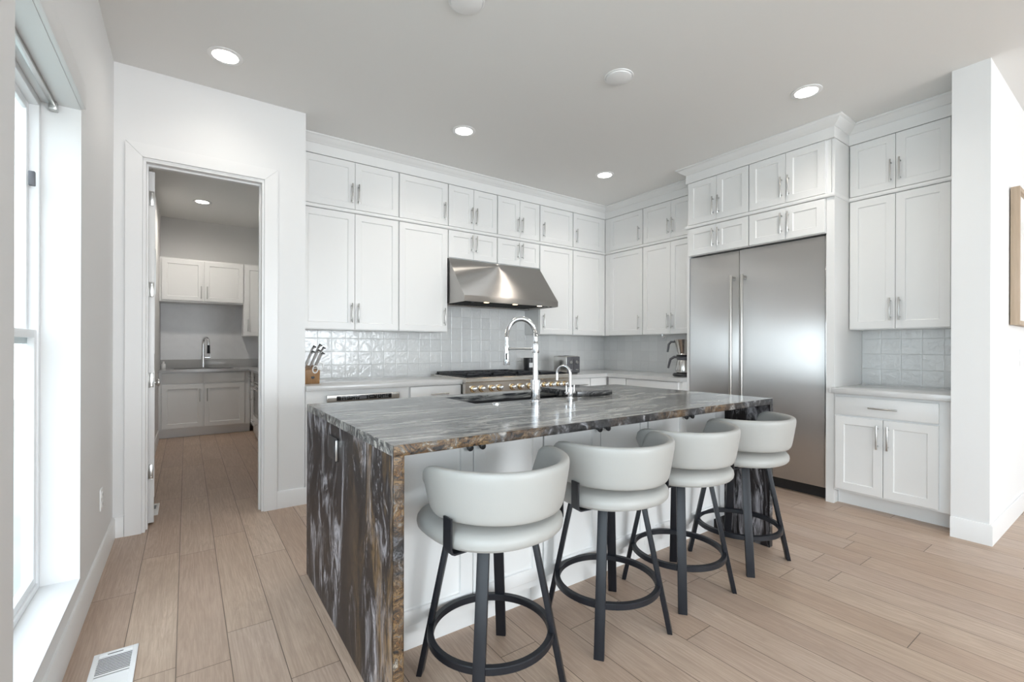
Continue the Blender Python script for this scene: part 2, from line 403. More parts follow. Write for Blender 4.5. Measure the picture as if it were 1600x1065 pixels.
# baseboards
BH, BT = 0.131, 0.015
def base_prof(t=BT): return [(0, 0), (t, 0), (t, BH - 0.012), (t - 0.006, BH), (0, BH)]
def sweep(path, prof, right=True):
    """prof = [(offset, z)], offset to the right of the heading"""
    n = len(path); dirs = [(Vector(path[i + 1]) - Vector(path[i])).normalized() for i in range(n - 1)]
    nor = [Vector((d.y, -d.x)) if right else Vector((-d.y, d.x)) for d in dirs]
    loops = []
    for i, p in enumerate(path):
        if i == 0: mv = nor[0]
        elif i == n - 1: mv = nor[-1]
        else: mv = (nor[i - 1] + nor[i]) / (1 + nor[i - 1].dot(nor[i]))
        loops.append([(p[0] + mv.x * d, p[1] + mv.y * d, z) for d, z in prof])
    b = MB(); b.loft(loops); return b
struct(sweep([(XL, -8.0), (XL, YD)], base_prof()).build('baseboard_left', 'trim_paint'))
struct(sweep([(XL, YD), (-0.330, YD)], base_prof()).build('baseboard_doorway_left', 'trim_paint'))
struct(sweep([(0.566, YD), (XDR, YD), (XDR, YD + 0.05)], base_prof(), True).build('baseboard_doorway_right', 'trim_paint'))
struct(sweep([(7.4, YP), (XP, YP), (XP, YPB)], base_prof(), False).build('baseboard_right', 'trim_paint'))
struct(sweep([(-0.304, 4.1), (-0.304, 7.6)], base_prof()).build('baseboard_pantry', 'trim_paint'))

# crown over the cabinets, ledge between the two rows
path = [(XDR + 0.002, YU), (XU, YU), (XU, 2.861), (XFB, 2.861), (XFB, 1.533), (XU, 1.533), (XU, YPB + 0.002)]
crown = [(-0.02, ZT + 0.003), (0.004, ZT + 0.003), (0.004, 3.006), (0.012, 3.008), (0.016, 3.014), (0.030, 3.022), (0.048, 3.036), (0.062, 3.052), (0.070, 3.054), (0.077, 3.060), (0.077, H - 0.001), (-0.02, H - 0.001)]
struct(sweep(path, crown).build('trim_1', 'cabinet_paint'))
ledge = [(-0.02, 2.452), (0.004, 2.452), (0.009, 2.458), (0.011, 2.470), (0.007, 2.481), (-0.02, 2.481)]
struct(sweep(path, ledge).build('trim_2', 'cabinet_paint'))

# doorway casing and jamb
b = MB(); CI, CO, CR0, CR1, CT = -0.240, -0.328, 0.476, 0.565, 2.486
y0, y1 = YD - 0.018, YD
cas = [(CO, 0), (CI, 0), (CI, CT), (CR0, CT), (CR0, 0), (CR1, 0), (CR1, CT + 0.088), (CO, CT + 0.088)]
def quadprism(b, poly, y0, y1): b.loft([[(x, y0, z) for x, z in poly], [(x, y1, z) for x, z in poly]])
g = 0.0006
quadprism(b, [(CO, 0), (CI, 0), (CI, CT - g), (CO, CT + 0.088 - g)], y0, y1)
quadprism(b, [(CI + g, CT), (CR0 - g, CT), (CR1 - g, CT + 0.088), (CO + g, CT + 0.088)], y0, y1)
quadprism(b, [(CR0, 0), (CR1, 0), (CR1, CT + 0.088 - g), (CR0, CT - g)], y0, y1)
struct(b.build('trim_3', 'trim_paint', smooth=False))
b = MB()
b.box(-0.238, YD - 0.004, 0, -0.222, YD + 0.13, 2.4855); b.box(0.460, YD - 0.004, 0, 0.4755, YD + 0.13, 2.4855); b.box(-0.222, YD - 0.004, 2.462, 0.460, YD + 0.13, 2.4855)
b.box(0.448, YD + 0.05, 0, 0.460, YD + 0.09, 2.462); b.box(-0.222, YD + 0.05, 2.450, 0.448, YD + 0.09, 2.462); b.box(-0.222, YD + 0.05, 0, -0.212, YD + 0.09, 2.450)
struct(b.build('trim_4', 'trim_paint', smooth=False))

# door leaf, opened into the pantry
d1 = bpy.data.objects.new('door_1', None); COL.objects.link(d1); d1.location = (-0.217, YD + 0.145, 0.0); struct(d1)
ORG['door_1'] = Vector((0, 0, 0))
b = MB(); DW = 0.665
b.box(0, 0, 0.012, 0.035, DW, 2.445, 0.002)
for z0, z1 in ((0.16, 1.06), (1.18, 2.30)):
    for xx in (0.035, -0.004): b.box(xx, 0.11, z0, xx + 0.004, DW - 0.11, z1, 0.0015)
b.build('door_leaf', 'trim_paint', d1)
for z in (2.26, 1.628, 1.0, 0.366):
    b = MB(); b.box(0.003, -0.003, z - 0.052, 0.032, 0.0015, z + 0.052, 0.006); b.cyl((-0.003, -0.006, z - 0.052), (-0.003, -0.006, z + 0.052), 0.006)
    for dz in (-0.035, 0, 0.035): b.cyl((0.02, -0.0045, z + dz), (0.02, 0.0, z + dz), 0.004, n=10)
    b.build('hinge', 'nickel', d1)
b = MB(); b.cyl((0.034, DW - 0.06, 0.945), (0.041, DW - 0.06, 0.945), 0.030); b.cyl((0.04, DW - 0.06, 0.945), (0.055, DW - 0.06, 0.945), 0.012)
b.lathe([(0.012, 0), (0.024, 0.004), (0.028, 0.014), (0.026, 0.024), (0.016, 0.030), (0, 0.031)], (0, 0, 0))
lat = b.bm.verts[:]
for v in lat[-32 * 6:]: v.co = Vector((0.052 + v.co.z, DW - 0.06 + v.co.x, 0.945 + v.co.y))
b.build('door_knob', 'satin_nickel', d1)
d1.rotation_euler = (0, 0, R(3.4))

# ------------------------------------------------------------------ windows
def window(name, x, y0, y1, z0, z1, hung=True):
    o = bpy.data.objects.new(name, None); COL.objects.link(o); o.location = (x, (y0 + y1) / 2, z0); struct(o); ORG[name] = Vector(o.location)
    b = MB(); f = 0.03
    b.box(x - 0.051, y0, z0, x, y0 + f, z1, 0.003); b.box(x - 0.051, y1 - f, z0, x, y1, z1, 0.003)
    b.box(x - 0.051, y0 + f, z0, x, y1 - f, z0 + f, 0.003); b.box(x - 0.051, y0 + f, z1 - f, x, y1 - f, z1, 0.003)
    b.build('window_frame', 'vinyl_white', o)
    def sash(nm, xa, xb, za, zb, t=0.034):
        b = MB(); ya, yb = y0 + f, y1 - f
        b.box(xa, ya, za, xb, ya + t, zb, 0.003); b.box(xa, yb - t, za, xb, yb, zb, 0.003)
        b.box(xa, ya + t, za, xb, yb - t, za + t, 0.003); b.box(xa, ya + t, zb - t, xb, yb - t, zb, 0.003)
        sh = b.build(nm, 'vinyl_white', o)
        b = MB(); b.box(xa + 0.0005, ya + t - 0.004, za + t - 0.004, xa + 0.003, yb - t + 0.004, zb - t + 0.004); b.build('glass_pane', 'window_glass', sh)
        return sh
    if hung:
        zm = z0 + (z1 - z0) * 0.515
        sash('upper_sash', x - 0.048, x - 0.031, zm - 0.03, z1 - f); sash('lower_sash', x - 0.029, x - 0.006, z0 + f, zm + 0.03)
    else: sash('fixed_sash', x - 0.045, x - 0.015, z0 + f, z1 - f)
    return o
w1 = window('window_1', -0.515, 1.825, 2.80, 0.198, 2.29)
b = MB(); b.box(-0.535, 2.700, 1.9, -0.515, 2.72, 1.96, 0.003); b.build('sash_stop', 'grey_plastic', w1)
window('window_2', -0.515, -2.8, -1.0, 0.198, 2.29); window('window_3', -0.515, -1.0, 0.8, 0.198, 2.29)
window('window_4', -0.42, 6.05, 7.0, 1.85, 2.39, False)
o = bpy.data.objects.new('window_5', None); COL.objects.link(o); o.location = (3.4, -8.06, 0.15); struct(o); ORG['window_5'] = Vector(o.location)
b = MB(); xs = [0.2, 1.8, 3.4, 5.0, 6.6]
for i, xx in enumerate(xs): b.box(xx - (0 if i == 0 else .04), -8.10, 0.15, xx + (0 if i == 4 else .04), -8.02, 2.75)
for a, c in zip(xs, xs[1:]): b.box(a, -8.10, 0.15, c, -8.02, 0.21); b.box(a, -8.10, 2.69, c, -8.02, 2.75)
b.build('window_frame', 'vinyl_white', o)
# header strip over the side window and shade track under it
b = MB(); b.box(XL - 0.0005, 1.0, 2.292, XL + 0.018, 2.79, 2.392, 0.003)
struct(b.build('trim_5', 'wall_paint'))
t_ = thing('shade_track', 'slim metal shade track under the head of the side window', 'shade track', (-0.47, 2.31, 2.27))
b = MB(); b.box(-0.482, 1.83, 2.272, -0.464, 2.795, 2.289, 0.002); b.build('rail', 'nickel', t_)
b = MB(); b.box(-0.486, 2.76, 2.255, -0.460, 2.797, 2.2895, 0.003); b.build('end_bracket', 'nickel', t_)

# ------------------------------------------------------------------ cabinets
def fr(face, plane):
    if face == '-Y': return lambda u, v, w: (u, plane - w, v)
    return lambda u, v, w: (plane - w, u, v)
def fbox(b, F, u0, u1, v0, v1, w0, w1, bev=0.0):
    a, c = F(u0, v0, w0), F(u1, v1, w1); return b.box(a[0], a[1], a[2], c[0], c[1], c[2], bev)
def shaker(F, u0, u1, v0, v1, st=0.058, rec=0.009, sb=0.006):
    b = MB(); g = 0.0016; u0 += g; u1 -= g; v0 += g; v1 -= g
    def rect(d, w, e=0.0): return [F(u0 + d, v0 + d, w), F(u1 - d, v0 + d, w), F(u1 - d, v1 - d, w), F(u0 + d, v1 - d, w)]
    b.loft([rect(0, -TH + 0.001), rect(0, -0.0015), rect(0.0015, 0), rect(st, 0), rect(st + sb * 0.4, -rec * 0.75), rect(st + sb, -rec)])
    return b
def slab(F, u0, u1, v0, v1):
    b = MB(); g = 0.0016; return fbox(b, F, u0 + g, u1 - g, v0 + g, v1 - g, -TH + 0.001, 0, 0.002)
def pull(F, kind, u, v, L=0.176, r=0.0058, off=0.032):
    b = MB(); du, dv = (L / 2, 0) if kind == 'h' else (0, L / 2)
    b.cyl(F(u - du, v - dv, off), F(u + du, v + dv, off), r, n=12, bev=0.0012)
    for k in (-0.73, 0.73): b.cyl(F(u + du * k, v + dv * k, -0.001), F(u + du * k, v + dv * k, off), r * 0.85, n=10)
    return b
def cabinet(label, cat, face, plane, u0, u1, z0, z1, depth, fronts, name='wall_cabinet', group=None, toe=None, paint='cabinet_paint', metal='nickel', blen=0.176, hollow=None):
    F = fr(face, plane); uc = (u0 + u1) / 2
    t = thing(name, label, cat, F(uc, z0, -depth / 2), group)
    b = MB(); zb = z0 + (0.115 if toe else 0)
    if hollow:
        fbox(b, F, u0, u1, zb, hollow, -depth, -TH); fbox(b, F, u0, u1, hollow, z1, -TH - 0.03, -TH); fbox(b, F, u0, u1, hollow, z1, -depth, -depth + 0.03)
    else: fbox(b, F, u0, u1, zb, z1, -depth, -TH, 0.0)
    if toe: fbox(b, F, u0, u1, z0, zb, -depth, -toe)
    b.build('body', paint, t, smooth=False)
    for fd in fronts:
        kind, a0, a1, v0, v1 = fd[:5]
        if kind == 'filler':
            b = MB(); fbox(b, F, a0, a1, v0, v1, -TH + 0.001, -0.003); b.build('filler_strip', paint, t, smooth=False); continue
        d = (shaker if kind == 'door' else slab)(F, a0, a1, v0, v1).build('drawer' if kind == 'drawer' else ('false_front' if kind == 'panel' else 'door'), paint, t)
        if len(fd) > 5 and fd[5]:
            hk, hu, hv = fd[5]
            if hk == 'k':
                bb = MB(); bb.cyl(F(hu, hv, -0.001), F(hu, hv, 0.018), 0.006, n=12); bb.cyl(F(hu, hv, 0.016), F(hu, hv, 0.031), 0.0135, 0.0145, n=16, bev=0.004)
                bb.build('knob', 'black_plastic', d)
            else: pull(F, hk, hu, hv, blen).build('handle', metal, d)
    return t
GU = 'small cabinets along the top of the kitchen'; GL = 'tall upper cabinets of the kitchen'
HZ, HL = 2.625, 1.543   # pull heights
dU = YW - YU - 0.004
def pair(u0, um, u1, v0, v1, hz, off=0.029, rev=False):
    return [('door', u0, um, v0, v1, ('v', um - off, hz)), ('door', um, u1, v0, v1, ('v', um + off, hz))]
# back run, upper row
cabinet('small two-door top cabinet at the far left of the back run, beside the doorway wall', 'cabinet', '-Y', YU, XDR + 0.003, 1.671, 2.470, ZT + 0.005, dU, pair(0.797, 1.255, 1.668, ZM, ZT, HZ), group=GU)
cabinet('small single-door top cabinet left of the ones over the range hood', 'cabinet', '-Y', YU, 1.674, 2.200, 2.470, ZT + 0.005, dU, [('door', 1.678, 2.196, ZM, ZT, ('v', 2.159, HZ))], group=GU)
cabinet('small two-door top cabinet above the left half of the range hood', 'cabinet', '-Y', YU, 2.203, 2.808, 2.470, ZT + 0.005, dU, pair(2.207, 2.507, 2.805, ZM, ZT, HZ), group=GU)
cabinet('small two-door top cabinet above the right half of the range hood', 'cabinet', '-Y', YU, 2.811, 3.409, 2.470, ZT + 0.005, dU, pair(2.815, 3.117, 3.405, ZM, ZT, HZ), group=GU)
cabinet('small single-door top cabinet just right of the range hood', 'cabinet', '-Y', YU, 3.412, 3.937, 2.470, ZT + 0.005, dU, [('door', 3.416, 3.934, ZM, ZT, ('v', 3.462, HZ))], group=GU)
cabinet('small single-door top cabinet at the right end of the back run, in the corner', 'cabinet', '-Y', YU, 3.940, XU + 0.02, 2.470, ZT + 0.005, dU, [('door', 3.944, 4.457, ZM, ZT, ('v', 3.992, HZ)), ('filler', 4.458, XU - 0.0005, ZM, ZT)], group=GU)
# back run, lower row
cabinet('tall two-door upper cabinet beside the doorway wall, above the knife block', 'cabinet', '-Y', YU, XDR + 0.003, 1.671, ZU, 2.468, dU, pair(0.797, 1.255, 1.668, ZU + 0.004, ZL, HL), group=GL)
cabinet('tall single-door upper cabinet immediately left of the range hood', 'cabinet', '-Y', YU, 1.674, 2.200, ZU, 2.468, dU, [('door', 1.678, 2.196, ZU + 0.004, ZL, ('v', 2.159, HL))], group=GL)
cabinet('short two-door cabinet resting on the left half of the range hood', 'cabinet', '-Y', YU, 2.203, 2.808, 2.158, 2.468, dU, pair(2.207, 2.507, 2.805, 2.163, ZL, 2.33))
cabinet('short two-door cabinet resting on the right half of the range hood', 'cabinet', '-Y', YU, 2.811, 3.409, 2.158, 2.468, dU, pair(2.815, 3.117, 3.405, 2.163, ZL, 2.33))
cabinet('tall single-door upper cabinet immediately right of the range hood, over the toaster', 'cabinet', '-Y', YU, 3.412, 3.937, ZU, 2.468, dU, [('door', 3.416, 3.934, ZU + 0.004, ZL, ('v', 3.462, HL))], group=GL)
cabinet('tall single-door upper cabinet at the right end of the back run, in the corner', 'cabinet', '-Y', YU, 3.940, XU + 0.02, ZU, 2.468, dU, [('door', 3.944, 4.457, ZU + 0.004, ZL, ('v', 3.992, HL)), ('filler', 4.458, XU - 0.0005, ZU, ZL)], group=GL)
# side run
dX = XW - XU - 0.004
cabinet('small single-door top cabinet on the side run, next to the corner', 'cabinet', '-X', XU, 3.662, YU - 0.002, 2.470, ZT + 0.005, dX, [('door', 3.665, 4.192, ZM, ZT, ('v', 3.712, HZ)), ('filler', 4.193, YU - 0.0005, ZM, ZT)], group=GU)
cabinet('small two-door top cabinet on the side run, against the refrigerator surround', 'cabinet', '-X', XU, 2.864, 3.659, 2.470, ZT + 0.005, dX, pair(2.868, 3.266, 3.656, ZM, ZT, HZ), group=GU)
cabinet('tall single-door upper cabinet on the side run, next to the corner', 'cabinet', '-X', XU, 3.662, YU - 0.002, ZU, 2.468, dX, [('door', 3.665, 4.192, ZU + 0.004, ZL, ('v', 3.712, HL)), ('filler', 4.193, YU - 0.0005, ZU, ZL)], group=GL)
cabinet('tall two-door upper cabinet above the coffee maker, against the refrigerator surround', 'cabinet', '-X', XU, 2.864, 3.659, ZU, 2.468, dX, pair(2.868, 3.266, 3.656, ZU + 0.004, ZL, HL), group=GL)
# over the refrigerator
dF = XW - XFB - 0.004
cabinet('top-row two-door cabinet above the left part of the refrigerator', 'cabinet', '-X', XFB, 2.217, 2.859, 2.470, ZT + 0.005, dF, pair(2.220, 2.533, 2.841, ZM, ZT, HZ), group=GU)
cabinet('top-row two-door cabinet above the right part of the refrigerator', 'cabinet', '-X', XFB, 1.556, 2.214, 2.470, ZT + 0.005, dF, pair(1.590, 1.898, 2.211, ZM, ZT, HZ), group=GU)
cabinet('short two-door cabinet directly on top of the refrigerator, left part', 'cabinet', '-X', XFB, 2.217, 2.840, 2.168, 2.468, dF, pair(2.220, 2.533, 2.838, 2.172, ZL, 2.315))
cabinet('short two-door cabinet directly on top of the refrigerator, right part', 'cabinet', '-X', XFB, 1.594, 2.214, 2.168, 2.468, dF, pair(1.596, 1.898, 2.211, 2.172, ZL, 2.315))
t = thing('refrigerator_surround', 'white upright side panels framing the big refrigerator', 'cabinet surround', (4.5, 2.2, 0))
b = MB(); b.box(4.231, 2.843, 0, XW - 0.004, 2.861, 2.468); b.build('side_panel', 'cabinet_paint', t, smooth=False)
b = MB(); b.box(4.231, 1.533, 0, XW - 0.004, 1.590, 2.468); b.box(4.231, 1.533, 2.468, XW - 0.004, 1.553, ZT)
b.build('side_panel', 'cabinet_paint', t, smooth=False)
# niche on the right
cabinet('two-door top cabinet at the far right, next to the wall end', 'cabinet', '-X', XU, YPB + 0.003, 1.530, 2.470, ZT + 0.005, dX, pair(0.903, 1.221, 1.526, ZM, ZT, HZ), group=GU)
cabinet('tall two-door upper cabinet at the far right, above the tiled niche', 'cabinet', '-X', XU, YPB + 0.003, 1.530, ZU, 2.468, dX, pair(0.903, 1.221, 1.526, ZU + 0.004, ZL, 1.545), group=GL)
XB = 4.205
cabinet('white base cabinet with one wide drawer over two doors in the far right niche', 'cabinet', '-X', XB, YPB + 0.003, 1.530, 0, 0.884, XW - XB - 0.004,
        [('drawer', 0.898, 1.517, 0.718, 0.860, ('h', 1.205, 0.788)), ('door', 1.2085, 1.517, 0.130, 0.706, ('v', 1.240, 0.575)), ('door', 0.898, 1.2075, 0.130, 0.706, ('v', 1.176, 0.575))], name='base_cabinet', toe=0.105)
# base cabinets behind the island
YB = 3.885
dB = YW - YB - 0.004
GB = 'base cabinets behind the island'
t_mw = cabinet('white base cabinet housing the built-in microwave drawer, left of the range', 'cabinet', '-Y', YB, XDR + 0.003, 1.626, 0, 0.884, dB, [('drawer', 0.80, 1.622, 0.130, 0.46, ('h', 1.21, 0.33))], name='base_cabinet', toe=0.08, group=GB)
cabinet('white drawer base cabinet touching the left side of the range', 'cabinet', '-Y', YB, 1.629, 2.148, 0, 0.884, dB, [('drawer', 1.632, 2.145, 0.735, 0.878, ('h', 1.912, 0.806)), ('door', 1.632, 2.145, 0.130, 0.725, ('v', 2.10, 0.6))], name='base_cabinet', toe=0.08, group=GB)
cabinet('white drawer base cabinet touching the right side of the range', 'cabinet', '-Y', YB, 3.465, 3.860, 0, 0.884, dB, [('drawer', 3.468, 3.857, 0.735, 0.878, ('h', 3.70, 0.806)), ('door', 3.468, 3.857, 0.130, 0.725, ('v', 3.51, 0.6))], name='base_cabinet', toe=0.08, group=GB)
cabinet('white corner base cabinet where the back and side worktops meet', 'cabinet', '-Y', YB, 3.863, XW - 0.004, 0, 0.884, dB, [('panel', 3.866, 4.125, 0.13, 0.878)], name='base_cabinet', toe=0.08, group=GB)
XS = 4.140; dS = XW - XS - 0.004
cabinet('white narrow base cabinet on the side run next to the corner', 'cabinet', '-X', XS, 3.595, YB - 0.003, 0, 0.884, dS, [('panel', 3.598, 3.86, 0.13, 0.878)], name='base_cabinet', toe=0.08, group=GB)
cabinet('white drawer base cabinet on the side run below the coffee maker', 'cabinet', '-X', XS, 2.864, 3.592, 0, 0.884, dS, [('drawer', 2.90, 3.589, 0.735, 0.878, None), ('door', 2.90, 3.589, 0.13, 0.725, None)], name='base_cabinet', toe=0.08, group=GB)

# worktops
b = MB(); b.box(XDR + 0.002, 3.862, 0.885, 2.150, YW - 0.009, ZC, 0.003)
tag(b.build('worktop', 'quartz'), 'white quartz worktop left of the range, carrying the knife block', 'worktop', 'white quartz worktops')
b = MB(); b.prism([(3.463, 3.862), (4.118, 3.862), (4.118, 2.863), (XW - 0.009, 2.863), (XW - 0.009, YW - 0.009), (3.463, YW - 0.009)], 0.885, ZC, 'z')
tag(b.build('worktop', 'quartz', smooth=False), 'white quartz corner worktop carrying the toaster and coffee maker', 'worktop', 'white quartz worktops')
b = MB(); b.box(4.160, YPB + 0.002, 0.885, XW - 0.009, 1.531, ZC, 0.003)
b.box(4.160, 1.531, 0.885, 4.2305, 1.548, ZC, 0.003)
tag(b.build('worktop', 'quartz'), 'small white quartz worktop in the far right niche', 'worktop', 'white quartz worktops')
# backsplashes
b = MB(); b.box(XDR + 0.001, YW - 0.008, ZC, XW - 0.001, YW - 0.0005, 1.70)
tag(b.build('tile_backsplash', 'tile_back', smooth=False, origin=(0.365, YW - 0.008, 0.934 - 1.27)), 'glossy white handmade tile backsplash behind the range', 'backsplash', 'white tile backsplashes')
b = MB(); b.box(XW - 0.008, 2.862, ZC, XW - 0.0005, YW - 0.009, ZU)
tag(b.build('tile_backsplash', 'tile_side', smooth=False, origin=(XW - 0.008, 1.398 - 1.335, 0.931 - 1.285)), 'glossy white tile backsplash on the side wall behind the coffee maker', 'backsplash', 'white tile backsplashes')
b = MB(); b.box(XW - 0.008, YPB + 0.001, ZC, XW - 0.0005, 1.532, ZU)
tag(b.build('tile_backsplash', 'tile_side', smooth=False, origin=(XW - 0.008, 1.398 - 1.335, 0.931 - 1.285)), 'glossy white tile backsplash of the far right niche', 'backsplash', 'white tile backsplashes')

# ------------------------------------------------------------------ microwave drawer
F = fr('-Y', YB)
t = thing('microwave_drawer', 'stainless microwave drawer with black control strip in the base cabinet', 'microwave', (1.225, YB, 0.47))
b = MB(); fbox(b, F, 0.922, 1.528, 0.47, 0.788, -TH + 0.001, 0.014, 0.003); b.build('drawer_front', 'appliance_steel', t)
b = MB(); fbox(b, F, 0.922, 1.528, 0.791, 0.842, -TH + 0.001, 0.010, 0.003); cp = b.build('control_frame', 'appliance_steel', t)
b = MB(); fbox(b, F, 0.995, 1.455, 0.796, 0.834, 0.0095, 0.0112, 0.0005); b.build('control_panel', 'black_glass', cp)
b = MB(); random.seed(3)
for i in range(22):
    uu = 1.03 + i * 0.0185
    if 1.17 < uu < 1.25: continue
    for zz in (0.804, 0.815, 0.826):
        if random.random() < 0.75: fbox(b, F, uu, uu + random.uniform(0.005, 0.011), zz, zz + 0.0032, 0.0110, 0.0116)
b.build('button_marks', 'button_grey', cp)
b = MB(); fbox(b, F, 1.178, 1.238, 0.802, 0.828, 0.0110, 0.0116); b.build('display', 'grey_plastic', cp)

# ------------------------------------------------------------------ range
RX0, RX1, RY = 2.153, 3.460, 3.815
t = thing('gas_range', 'wide stainless gas range with black grates and a row of knobs', 'range', ((RX0 + RX1) / 2, 4.2, 0))
b = MB(); b.box(RX0, RY + 0.03, 0.10, RX1, YW - 0.012, 0.905); b.box(RX0 + 0.03, RY + 0.10, 0, RX1 - 0.03, YW - 0.05, 0.10); b.build('body', 'range_steel', t, smooth=False)
b = MB(); b.prism([(RY - 0.005, 0.895), (RY - 0.02, 0.905), (RY - 0.02, 0.935), (RY - 0.008, 0.944), (YW - 0.015, 0.944), (YW - 0.015, 0.905), (RY + 0.03, 0.900)], RX0 - 0.004, RX1 + 0.004, 'x'); b.build('cooktop_trim', 'range_steel', t)
b = MB(); b.box(RX0 + 0.035, RY + 0.05, 0.9445, RX1 - 0.035, YW - 0.05, 0.948); b.build('burner_pan', 'black_metal', t)
b = MB(); b.prism([(RY - 0.004, 0.895), (RY + 0.03, 0.895), (RY + 0.03, 0.775), (RY + 0.006, 0.775)], RX0, RX1, 'x'); cp = b.build('control_panel', 'range_steel', t)
kx = [2.24, 2.335, 2.45, 2.545, 2.70, 2.80, 2.92, 3.02, 3.12, 3.22, 3.32, 3.40]
for x_ in kx:
    b = MB(); b.cyl((x_, RY + 0.002, 0.835), (x_, RY - 0.014, 0.835), 0.034, 0.031, bev=0.003)
    k_ = b.build('knob_bezel', 'brass', cp)
    b = MB(); b.cyl((x_, RY - 0.012, 0.835), (x_, RY - 0.045, 0.835), 0.025, 0.021, bev=0.004); b.box(x_ - 0.004, RY - 0.055, 0.815, x_ + 0.004, RY - 0.044, 0.857, 0.002); b.build('knob', 'chrome', k_)
for k in range(3):
    gx0 = RX0 + 0.04 + k * 0.305; gx1 = gx0 + 0.298
    b = MB(); gy0, gy1, gz = RY + 0.06, YW - 0.07, 0.975
    for xx in (gx0, (gx0 + gx1) / 2 - 0.008, gx1 - 0.016): b.box(xx, gy0, gz - 0.018, xx + 0.016, gy1, gz, 0.003)
    for j in range(5): yy = gy0 + (gy1 - gy0 - 0.016) * j / 4; b.box(gx0, yy, gz - 0.018, gx1, yy + 0.016, gz, 0.003)
    for yy in (gy0 + 0.15, gy1 - 0.16):
        cx = (gx0 + gx1) / 2
        for a in range(4): an = math.pi / 4 + a * math.pi / 2; b.box(cx + 0.05 * math.cos(an) - 0.03, yy + 0.05 * math.sin(an) - 0.006, gz - 0.016, cx + 0.05 * math.cos(an) + 0.03, yy + 0.05 * math.sin(an) + 0.006, gz + 0.004, 0.002)
        b.cyl((cx, yy, 0.948), (cx, yy, 0.962), 0.045); b.cyl((cx, yy, 0.962), (cx, yy, 0.970), 0.03)
    for xx in (gx0, gx1 - 0.02):
        for yy in (gy0, gy1 - 0.02): b.box(xx, yy, 0.948, xx + 0.02, yy + 0.02, gz - 0.01)
    b.build('burner_grate', 'black_metal', t)
b = MB(); b.box(RX0 + 0.965, RY + 0.07, 0.948, RX1 - 0.045, YW - 0.08, 0.966, 0.004); b.build('griddle_cover', 'black_metal', t)
for x0, x1 in ((RX0 + 0.01, 2.90), (2.91, RX1 - 0.01)):
    b = MB(); b.box(x0, RY + 0.005, 0.13, x1, RY + 0.03, 0.765, 0.004); dd = b.build('oven_door', 'range_steel', t)
    b = MB(); b.cyl((x0 + 0.04, RY - 0.045, 0.70), (x1 - 0.04, RY - 0.045, 0.70), 0.013); b.cyl((x0 + 0.07, RY + 0.006, 0.70), (x0 + 0.07, RY - 0.045, 0.70), 0.009); b.cyl((x1 - 0.07, RY + 0.006, 0.70), (x1 - 0.07, RY - 0.045, 0.70), 0.009); b.build('handle', 'chrome', dd)
    b = MB(); b.box(x0 + 0.08, RY + 0.003, 0.25, x1 - 0.08, RY + 0.0055, 0.6); b.build('oven_window', 'black_glass', dd)

# ------------------------------------------------------------------ hood
HX0, HX1 = 2.207, 3.408
t = thing('range_hood', 'sloping stainless steel hood mounted over the range', 'range hood', ((HX0 + HX1) / 2, 4.3, 1.68))
b = MB(); yb = YW - 0.012
b.loft([[(x_, YU + 0.002, 2.155), (x_, 3.943, 1.748), (x_, 3.941, 1.742), (x_, 3.941, 1.688), (x_, 3.962, 1.688), (x_, 3.962, 1.706), (x_, yb, 1.706), (x_, yb, 2.155)] for x_ in (HX0, HX1)])
for xs_ in (HX0, HX1 - 0.018): b.box(xs_, 3.962, 1.685, xs_ + 0.018, yb, 1.707)
b.box(HX0, yb - 0.10, 1.685, HX1, yb, 1.707)
b.build('canopy', 'hood_steel', t)
b = MB()
for i in range(28):
    xx = HX0 + 0.10 + i * 0.0365; b.box(xx, 4.04, 1.694, xx + 0.024, yb - 0.11, 1.7055, 0.003)
b.build('baffle_filter', 'dark_gap', t)
for x_ in (2.50, 2.86, 3.19):
    b = MB(); b.cyl((x_, 4.0, 1.7055), (x_, 4.0, 1.690), 0.030, 0.034); h_ = b.build('hood_lamp', 'nickel', t)
    b = MB(); b.cyl((x_, 4.0, 1.692), (x_, 4.0, 1.6885), 0.026); b.build('lamp_lens', 'hood_glow', h_)
for x_ in (2.33, 3.28, 3.34):
    b = MB(); b.cyl((x_, 3.985, 1.706), (x_, 3.985, 1.682), 0.016, 0.014, bev=0.003); b.build('knob', 'black_plastic', t)

# ------------------------------------------------------------------ refrigerator
XF = 4.248
t = thing('refrigerator', 'large built-in stainless steel refrigerator with two long handles', 'refrigerator', (4.5, 2.22, 0))
b = MB(); b.box(XF + 0.075, 1.594, 0.09, XW - 0.01, 2.840, 2.160); b.box(XF + 0.10, 1.60, 0.0, XW - 0.1, 2.835, 0.09); b.build('body', 'dark_gap', t, smooth=False)
b = MB(); b.box(XF, 1.606, 0.10, XF + 0.074, 2.317, 2.155, 0.004); dr = b.build('fridge_door', 'fridge_steel', t)
b = MB(); b.box(XF, 2.322, 0.10, XF + 0.074, 2.838, 2.155, 0.004); dl = b.build('freezer_door', 'fridge_steel', t)
b = MB(); b.box(XF + 0.004, 1.598, 0.10, XF + 0.07, 1.6045, 2.155, 0.001); b.build('edge_trim', 'chrome', dr)
for yy, dd in ((2.262, dr), (2.366, dl)):
    b = MB(); b.cyl((XF - 0.068, yy, 0.42), (XF - 0.068, yy, 1.915), 0.0145, n=20, bev=0.002)
    for zz in (0.50, 1.89): b.box(XF - 0.062, yy - 0.012, zz - 0.016, XF + 0.001, yy + 0.012, zz + 0.016, 0.004)
    b.build('handle', 'nickel', dd)
b = MB(); b.box(XF + 0.06, 1.60, 0.004, XF + 0.075, 2.835, 0.09); b.build('toe_grille', 'black_plastic', t)

